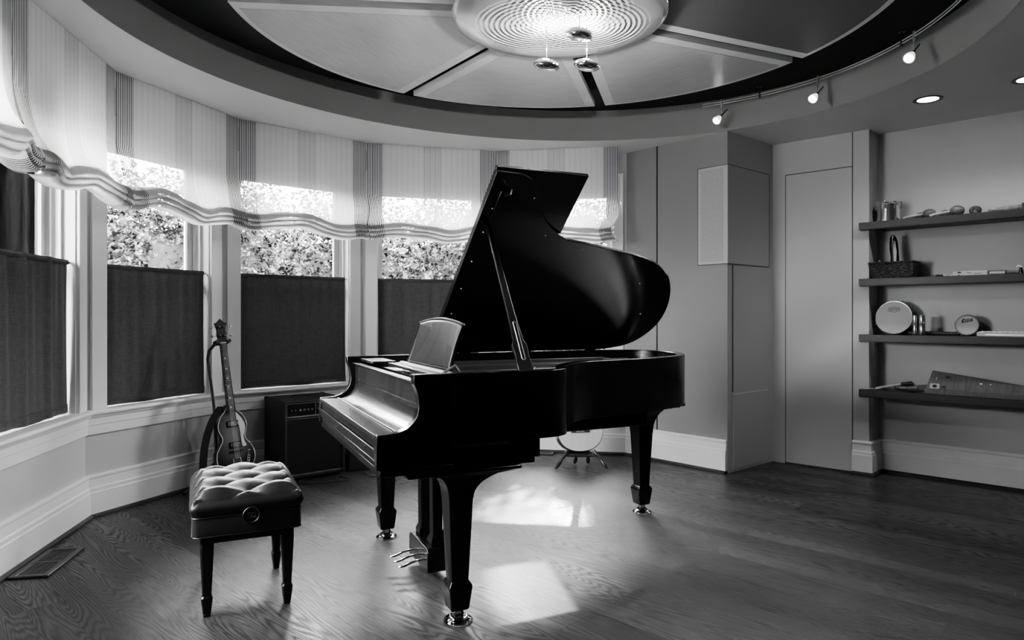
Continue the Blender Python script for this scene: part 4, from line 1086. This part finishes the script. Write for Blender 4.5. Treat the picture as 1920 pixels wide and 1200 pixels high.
# shelf 2
zt = zs[1]
t = sthing('wicker_basket', 'dark woven rectangular wicker basket on the second shelf', 'basket', .05, .04, zt)
mb = MB()
bo = [(.0, .0), (.30, .0), (.30, .18), (.0, .18)]
def rrect(x0, x1, y0, y1, z, r=.02):
    o = []
    for cx_, cy_, a0 in ((x1-r, y1-r, 0), (x0+r, y1-r, 90), (x0+r, y0+r, 180), (x1-r, y0+r, 270)):
        for j in range(4): a = R(a0+30*j); o.append((cx_+r*math.cos(a), cy_+r*math.sin(a), z))
    return o
mb.loft([rrect(.01, .305, .01, .18, 0), rrect(0, .315, 0, .19, .115), rrect(.012, .303, .012, .178, .115), rrect(.02, .295, .02, .17, .01)]); mb.build('woven_body', M['weave'], t)
mb = MB(); q = rrect(.002, .313, .002, .188, .117); mb.tube(q+[q[0]], .007, 8); mb.build('rim', M['weave'], t, smooth=True)
t = sthing('carved_figure', 'tall narrow dark carved wooden piece standing in the basket', 'carving', .215, .12, zt)
mb = MB(); mb.loft([[(x*w+dx, y*.012, z) for x, y in ((1, .3), (.5, 1), (-.5, 1), (-1, .3), (-1, -.3), (-.5, -1), (.5, -1), (1, -.3))] for w, dx, z in ((.030, 0, .011), (.030, 0, .10), (.028, .002, .16), (.030, -.004, .22), (.028, -.006, .27), (.022, -.010, .305), (.010, -.012, .325), (.003, -.012, .330))]); mb.build('carving', M['blackwood'], t, smooth=True)
mb = MB(); mb.prism([(.0, .13), (.014, .12), (.018, .20), (.006, .285), (-.002, .24)], -.016, -.012, lambda u, v, w: (u, w, v)); mb.build('pale_inlay', M['lightwood'], t)
t = sthing('wooden_bead', 'small dark wooden piece peeking over the left of the basket rim', 'trinket', .115, .10, zt)
mb = MB(); mb.tube([(0, 0, .011), (0, 0, .125)], .008, 8); sph(mb, (0, 0, .133), .011, 8); mb.build('stem', M['midwood'], t, smooth=True)
for k, (u, v, L_, r_, m_, nm, lab, cat) in enumerate([(.46, .10, .05, .006, 'darkmetal', 'shaker_chain', 'small dark metal trinket lying right of the basket', 'trinket'), (.515, .08, .05, .008, 'rubber', 'bird_whistle', 'small black whistle lying in the middle of the second shelf', 'whistle'), (.555, .10, .05, .006, 'lightwood', 'wooden_whistle', 'short pale wooden tube lying left of the long pale box', 'whistle')]):
    t = sthing(nm, lab, cat, u, v, zt, R(10*k-8)); mb = MB(); mb.tube([(-L_/2, 0, r_), (-L_/4, 0, r_*1.0), (L_/4, 0, r_), (L_/2, 0, r_)], [r_*.6, r_, r_, r_*.6], 10); mb.build('tube', M[m_], t, smooth=True)
    mb = MB(); sph(mb, (L_/2+.004, 0, r_*.9), r_*.85, 8); mb.build('tip', M['silver'], t, smooth=True)
t = sthing('long_box', 'long pale cardboard instrument box on the second shelf', 'box', .60, .06, zt); mb = MB(); mb.box(0, .205, 0, .07, 0, .032); mb.build('carton', M['paper'], t, bevel=.002)
mb = MB(); mb.box(.03, .05, -.0008, 0, .018, .028); mb.box(.085, .11, -.0008, 0, .018, .021); mb.box(.13, .17, -.0008, 0, .012, .015); mb.box(.03, .045, -.0008, 0, .003, .007); mb.build('printed_marks', M['ink'], t)
t = sthing('slim_box', 'small framed pale box right of the long box on the second shelf', 'box', .812, .06, zt); mb = MB(); mb.box(0, .095, 0, .06, 0, .030); mb.build('carton', M['darkside'], t, bevel=.002)
mb = MB(); mb.box(.004, .090, -.001, 0, .008, .022); mb.build('label', M['paper'], t)
t = sthing('drum_stick', 'thin black stick at the right of the second shelf', 'stick', .91, .10, zt); mb = MB(); mb.tube([(0, 0, .008), (.03, 0, .009), (.09, .0, .005)], [.007, .008, .003], 8); mb.build('shaft', M['rubber'], t, smooth=True)
mb = MB(); sph(mb, (0, 0, .008), .008, 8); mb.build('tip', M['darkmetal'], t, smooth=True)
t = sthing('small_figurine', 'small dark figurine with a pale curled top at the right end of the second shelf', 'figurine', .985, .10, zt)
mb = MB(); mb.lathe([(.0001, 0), (.012, 0), (.014, .02), (.010, .035), (.008, .045), (.0001, .05)], 14); mb.build('body', M['blackwood'], t, smooth=True)
mb = MB(); mb.tube([(.004, 0, .04), (-.004, -.006, .056), (-.018, -.006, .058), (-.022, -.006, .046)], .005, 8); mb.build('curl', M['white'], t, smooth=True)
# shelf 3
zt = zs[2]
def framedrum(name, lab, u, v, r, depth, tilt, jingles, txt, ttilt, badge):
    t = sthing(name, lab, 'drum', u, v, zt)
    fr = bpy.data.objects.new('x', None); bpy.data.objects.remove(fr)
    mx = Matrix.Rotation(R(tilt), 4, 'X') @ Matrix.Translation((0, 0, r+.004)) @ Matrix.Rotation(PI/2, 4, 'X')
    # lathe axis along local -y
    mb = MB(); mb.lathe([(r-.006, -depth), (r, -depth), (r, .0), (r-.006, 0)], 56, mx); mb.lathe([(r-.0055, -depth*.5), (r-.006, 0)], 4) if False else None
    mb.build('frame', M['darkside'], t, smooth=True)
    mb = MB(); mb.lathe([(.0001, .001), (r-.008, .001), (r-.004, -.003), (r-.006, -.005), (.0001, -.002)], 56, mx); mb.build('drum_head', M['drumskin'], t, smooth=True)
    mb = MB(); mb.lathe([(r-.008, .001), (r-.006, .004), (r-.001, .004), (r+.002, .001), (r+.002, -.010), (r-.002, -.010)], 56, mx); mb.build('hoop', M['steel'] if jingles else M['darkmetal'], t, smooth=True)
    for k in range(8 if jingles else 5):
        a = R(22+360*k/(8 if jingles else 5)); c = mx @ Vector(((r+.005)*math.cos(a), (r+.005)*math.sin(a), -.01))
        if c.z < .01: continue
        mb = MB(); sph(mb, c, .008 if jingles else .004, 8); mb.build('tension_lug', M['steel'], t, smooth=True)
    bm_ = mx @ Matrix.Translation((0, r*.48 if jingles else r*.42, .0015)) @ Matrix.Rotation(R(ttilt), 4, 'Z')
    if badge == 'oval':
        mb = MB()
        sh_ = [(-.040, .008), (-.040, -.008), (-.034, -.013), (-.018, -.013), (-.008, -.020), (.008, -.020), (.018, -.013), (.034, -.013), (.040, -.008), (.040, .008), (.034, .013), (.018, .013), (.008, .020), (-.008, .020), (-.018, .013), (-.034, .013)]
        mb.tube([bm_ @ Vector((x, y, 0)) for x, y in sh_+[sh_[0]]], .0013, 4); bd = mb.build('badge', M['ink'], t)
        text_mesh('lettering', txt, .027, M['ink'], t, bm_ @ Matrix.Diagonal((1.05, 1, 1, 1)), shear=.2)
    else:
        mb = MB(); mb.prism([(-.034, -.010), (.034, -.010), (.034, .012), (-.012, .012), (-.016, .020), (-.024, .020), (-.028, .010), (-.034, .008)], 0, .0006, lambda x, y, z: tuple(bm_ @ Vector((x, y, z)))); bd = mb.build('badge', M['ink'], t)
        text_mesh('lettering', txt, .024, M['drumskin'], t, bm_ @ Matrix.Translation((0, 0, .0012)), shear=.2)
    return t
framedrum('tambourine', 'large pale-skinned tambourine with an IZZO badge leaning on the third shelf', .205, .115, .126, .045, -9, True, 'IZZO', 0, 'oval')
framedrum('hand_drum', 'smaller pale-skinned hand drum with a black RMV badge on the third shelf', .672, .125, .073, .04, -10, False, 'RMV', 12, 'box')
for u, r_, lab in ((.366, .0135, 'narrow shiny metal tube shaker beside the large tambourine'), (.412, .0215, 'wider shiny metal tube shaker right of the narrow one')):
    t = sthing('tube_shaker', lab, 'shaker', u, .055, zt)
    for z0, z1 in ((0, .072), (.074, .146)):
        mb = MB(); mb.lathe([(.0001, z0), (r_*.94, z0), (r_, z0+.004), (r_, z1-.004), (r_*.94, z1), (.0001, z1)], 28); mb.build('can', M['steel'], t, smooth=True)
    if r_ > .02:
        mb = MB(); mb.prism([(-.7, .085), (.2, .095), (.9, .083), (.9, .096), (.3, .108), (-.2, .100), (-.7, .112)], 0, .001, lambda a, z, w: ((r_+.0004+w)*math.sin(a), -(r_+.0004+w)*math.cos(a), z)); mb.build('paper_wrap', M['paper'], t)
t = sthing('rope_scraper', 'black ridged scraper lying behind the tube shakers and hand drum', 'scraper', .30, .15, zt)
mb = MB(); mb.tube([(0, 0, .014), (.16, 0, .014), (.33, 0, .014)], .013, 12); mb.build('core', M['rubber'], t, smooth=True)
mb = MB()
for k in range(16):
    x = .01+k*.02; mb.tube([(x, -.013, .006), (x+.006, -.010, .022), (x+.010, 0, .029)], .0018, 5)
mb.build('ridges', M['darkmetal'], t)
t = sthing('glockenspiel', 'long pale glockenspiel with a row of studs at the right end of the third shelf', 'glockenspiel', .745, .045, zt)
mb = MB(); mb.box(0, .60, 0, .09, 0, .030); mb.build('frame', M['paper'], t, bevel=.003)
mb = MB(); mb.box(.05, .40, -.001, 0, .010, .016); mb.build('stripe', M['silver'], t)
for k in range(18):
    x = .02+k*.0315; mb = MB(); mb.box(x, x+.024, .008, .082, .032, .035); mb.tube([(x+.012, .014, .030), (x+.012, .014, .041)], .003, 6); mb.build('bar', M['silver'], t)
# shelf 4
zt = zs[3]
t = sthing('wooden_cylinder_shaker', 'thick brown wooden shaker lying on the lowest shelf', 'shaker', .22, .10, zt, R(-4))
mb = MB(); mb.tube([(0, 0, .026), (.012, 0, .026), (.02, 0, .026), (.145, 0, .022), (.155, 0, .022)], [.012, .022, .024, .021, .014], 16); mb.build('body', M['midwood'], t, smooth=True)
mb = MB(); mb.tube([(-.055, 0, .020), (.0, 0, .024)], [.012, .016], 12); mb.build('pale_neck', M['lightwood'], t, smooth=True)
t = sthing('beater', 'pale beater with a dark wrapped end resting across the brown shaker', 'beater', .10, .07, zt, R(0))
mb = MB(); mb.tube([(.0, 0, .010), (.17, .01, .052)], [.010, .008], 10); mb.build('shaft', M['paper'], t, smooth=True)
mb = MB(); mb.tube([(.17, .01, .052), (.235, .015, .062), (.25, .015, .050)], [.014, .016, .012], 10); mb.build('dark_end', M['rubber'], t, smooth=True)
t = sthing('triangle_beater', 'short metal rod at the left end of the lowest shelf', 'beater', .06, .06, zt); mb = MB(); mb.tube([(0, 0, .006), (.07, 0, .006)], .004, 8); mb.build('rod', M['steel'], t, smooth=True)
mb = MB(); sph(mb, (.0, 0, .007), .007, 8); mb.build('tip', M['steel'], t, smooth=True)
t = sthing('wooden_zither', 'long brown sloping wooden zither with black stars on the lowest shelf', 'zither', .43, .02, zt)
# trapezoid front face leaning back
def zf(u, v, w): return (u, .018+v*.32+w, v*.69+.0)
mb = MB(); mb.prism([(0, 0), (.005, .05), (.035, .235), (.66, .115), (.70, .11), (.70, 0)], 0, .03, zf); bx_ = mb.build('sound_box', M['midwood'], t, bevel=.003)
mb = MB(); mb.box(.0, .70, .0, .03, 0, .038); mb.build('base_board', M['midwood'], t, bevel=.003)
def star(mb, cx_, cy_, r):
    mb.prism([(cx_+(r if k % 2 == 0 else r*.42)*math.sin(PI*k/5), cy_+(r if k % 2 == 0 else r*.42)*math.cos(PI*k/5)) for k in range(10)], -.0015, -.0002, zf)
mb = MB(); star(mb, .135, .175, .022); star(mb, .115, .075, .024); star(mb, .50, .05, .014); mb.build('star_inlay', M['ink'], t)
mb = MB(); mb.prism([(.03, .055), (.088, .055), (.088, .105), (.03, .105)], -.0015, -.0002, zf); lb = mb.build('label', M['paper'], t)
mb = MB(); mb.prism([(.045, .070), (.060, .064), (.074, .070), (.072, .092), (.058, .097), (.046, .090)], -.0025, -.0015, zf); mb.build('label_print', M['ink'], lb)
for cx_, r in ((.335, .009), (.39, .005)): MB().prism([(cx_+r*math.cos(R(36*k)), .13-.03*(cx_-.3)+r*.8*math.sin(R(36*k))) for k in range(10)], -.002, -.0002, zf).build('pale_dot', M['white'], t)
mb = MB(); mb.prism([(.062, .14), (.065, .14), (.070, .17), (.067, .17)], -.002, -.0002, zf); mb.build('pale_dash', M['white'], t)

# ------------------------------------------------------------------ OUTSIDE
mb = MB(); ring = [(14*math.cos(R(a)), 3.6+14*math.sin(R(a))) for a in range(0, 360, 10)]; mb.prism(ring, -.5, -.3); mb.build('ground', M['lawn'], kind='structure')
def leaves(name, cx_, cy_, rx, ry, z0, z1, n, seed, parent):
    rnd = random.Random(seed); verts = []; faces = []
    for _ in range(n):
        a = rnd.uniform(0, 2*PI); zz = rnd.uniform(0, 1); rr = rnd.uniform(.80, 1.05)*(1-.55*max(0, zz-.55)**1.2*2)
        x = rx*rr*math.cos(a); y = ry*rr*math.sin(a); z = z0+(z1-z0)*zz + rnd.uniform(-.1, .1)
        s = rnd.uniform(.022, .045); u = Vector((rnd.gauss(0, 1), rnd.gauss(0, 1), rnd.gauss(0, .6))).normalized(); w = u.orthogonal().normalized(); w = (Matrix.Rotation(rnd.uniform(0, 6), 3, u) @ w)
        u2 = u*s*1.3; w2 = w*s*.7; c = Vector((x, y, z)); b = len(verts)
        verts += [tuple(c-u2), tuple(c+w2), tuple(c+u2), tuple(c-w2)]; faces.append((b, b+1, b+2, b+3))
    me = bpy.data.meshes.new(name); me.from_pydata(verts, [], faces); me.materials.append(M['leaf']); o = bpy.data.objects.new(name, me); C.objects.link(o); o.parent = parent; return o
t = thing('hedge', 'tall leafy sunlit hedge growing outside the bay windows', 'hedge', (CB.x, CB.y, -.3), 0)
def hedge_h(a): return 2.62+.10*math.sin(a*9)+.06*math.sin(a*23+1)+.05*math.sin(a*51)+.45*max(0, min(1, (a-2.35)*3))
rnd = random.Random(11); verts = []; faces = []
for _ in range(120000):
    a = rnd.uniform(R(52), R(200)); rr = 5.4 + abs(rnd.gauss(0, .16)) + .16*math.sin(a*17)+.1*math.sin(a*41); h = hedge_h(a); z = rnd.uniform(.9, h) if rnd.random() < .8 else h+rnd.gauss(0, .07)
    rr += max(0, z-h+.25)*rnd.random()*1.5
    if rnd.random() < .22: rr = 5.9+rnd.random()*.5; z = h+abs(rnd.gauss(0, .30))
    c = Vector((rr*math.cos(a), rr*math.sin(a), z)); s_ = rnd.uniform(.014, .030); u = Vector((rnd.gauss(0, 1), rnd.gauss(0, 1), rnd.gauss(0, .6))).normalized(); w_ = Matrix.Rotation(rnd.uniform(0, 6), 3, u) @ u.orthogonal().normalized()
    b_ = len(verts); verts += [tuple(c-u*s_*1.3), tuple(c+w_*s_*.75), tuple(c+u*s_*1.3), tuple(c-w_*s_*.75)]; faces.append((b_, b_+1, b_+2, b_+3))
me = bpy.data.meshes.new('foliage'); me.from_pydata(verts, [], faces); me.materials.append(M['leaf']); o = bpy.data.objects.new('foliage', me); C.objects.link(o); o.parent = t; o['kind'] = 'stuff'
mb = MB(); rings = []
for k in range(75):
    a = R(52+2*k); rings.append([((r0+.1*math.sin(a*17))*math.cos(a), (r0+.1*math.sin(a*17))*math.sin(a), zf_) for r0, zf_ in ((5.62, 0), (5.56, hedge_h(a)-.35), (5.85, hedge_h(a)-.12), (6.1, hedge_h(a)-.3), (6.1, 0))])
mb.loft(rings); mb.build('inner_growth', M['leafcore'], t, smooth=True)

# ------------------------------------------------------------------ LIGHT
w = bpy.data.worlds.new('world'); bpy.context.scene.world = w; w.use_nodes = True; nt = w.node_tree; bg_ = nt.nodes['Background']
tc = N(nt, 'ShaderNodeTexCoord'); sx = N(nt, 'ShaderNodeSeparateXYZ'); nt.links.new(tc.outputs['Generated'], sx.inputs[0])
nt.links.new(ramp(nt, mathn(nt, 'ADD', mathn(nt, 'MULTIPLY', sx.outputs[2], .5), .5), [(.45, .25), (.52, 1.0), (1, .7)]), bg_.inputs[0]); bg_.inputs[1].default_value = 42.0
el = R(28)
for tx, ty, tz, rad, en, az in ((-.27, 6.12, 1.68, .32, 12000, .19), (.34, 6.07, .97, .29, 12000, -.12)):
    dirv = Vector((az*math.cos(el), -.987*math.cos(el), -math.sin(el))).normalized()
    sd = bpy.data.lights.new('sunbeam', 'SPOT'); sd.energy = en*1.6; sd.shadow_soft_size = .08; sd.spot_blend = .05; sd.spot_size = 2*math.atan(rad/14)
    so = bpy.data.objects.new('sunbeam', sd); C.objects.link(so); so.location = Vector((tx, ty, tz))-dirv*14; so.rotation_euler = Vector((0, 0, -1)).rotation_difference(dirv).to_euler()
# sky portals at the window openings
for i, (p, d, n, L) in enumerate(segs):
    ld = bpy.data.lights.new('window_portal', 'AREA'); ld.shape = 'RECTANGLE'; ld.size = L-.24; ld.size_y = HEAD-.64; ld.cycles.is_portal = True
    lo = bpy.data.objects.new('window_portal', ld); C.objects.link(lo); c = p+d*(L/2)+n*.25; lo.location = (c.x, c.y, (HEAD+.64)/2)
    lo.rotation_euler = Vector((0, 0, -1)).rotation_difference(Vector((-n.x, -n.y, 0))).to_euler()
    q = Vector((-n.x, -n.y, 0)); zax = -q; yax = Vector((0, 0, 1)); xax = yax.cross(zax); lo.rotation_euler = Matrix((xax, yax, zax)).transposed().to_euler()

# pebble lamps light the mirror dish from below
for x, y in ((-.062, .02), (.145, .02), (.095, -.1)):
    ld = bpy.data.lights.new('pebble_lamp', 'POINT'); ld.energy = 9; ld.shadow_soft_size = .025
    lo = bpy.data.objects.new('pebble_lamp', ld); C.objects.link(lo); lo.parent = lamp; lo.location = (x, y, -.11)

sc = bpy.context.scene
sc.view_settings.view_transform = 'AgX'; sc.view_settings.look = 'AgX - Medium High Contrast'; sc.view_settings.exposure = .9
sc.cycles.use_denoising = True
try: sc.cycles.denoiser = 'OPENIMAGEDENOISE'
except Exception: pass
sc.cycles.max_bounces = 8; sc.cycles.diffuse_bounces = 5; sc.cycles.glossy_bounces = 4; sc.cycles.transparent_max_bounces = 16; sc.cycles.transmission_bounces = 6
sc.cycles.sample_clamp_indirect = 6; sc.cycles.caustics_reflective = False; sc.cycles.caustics_refractive = False
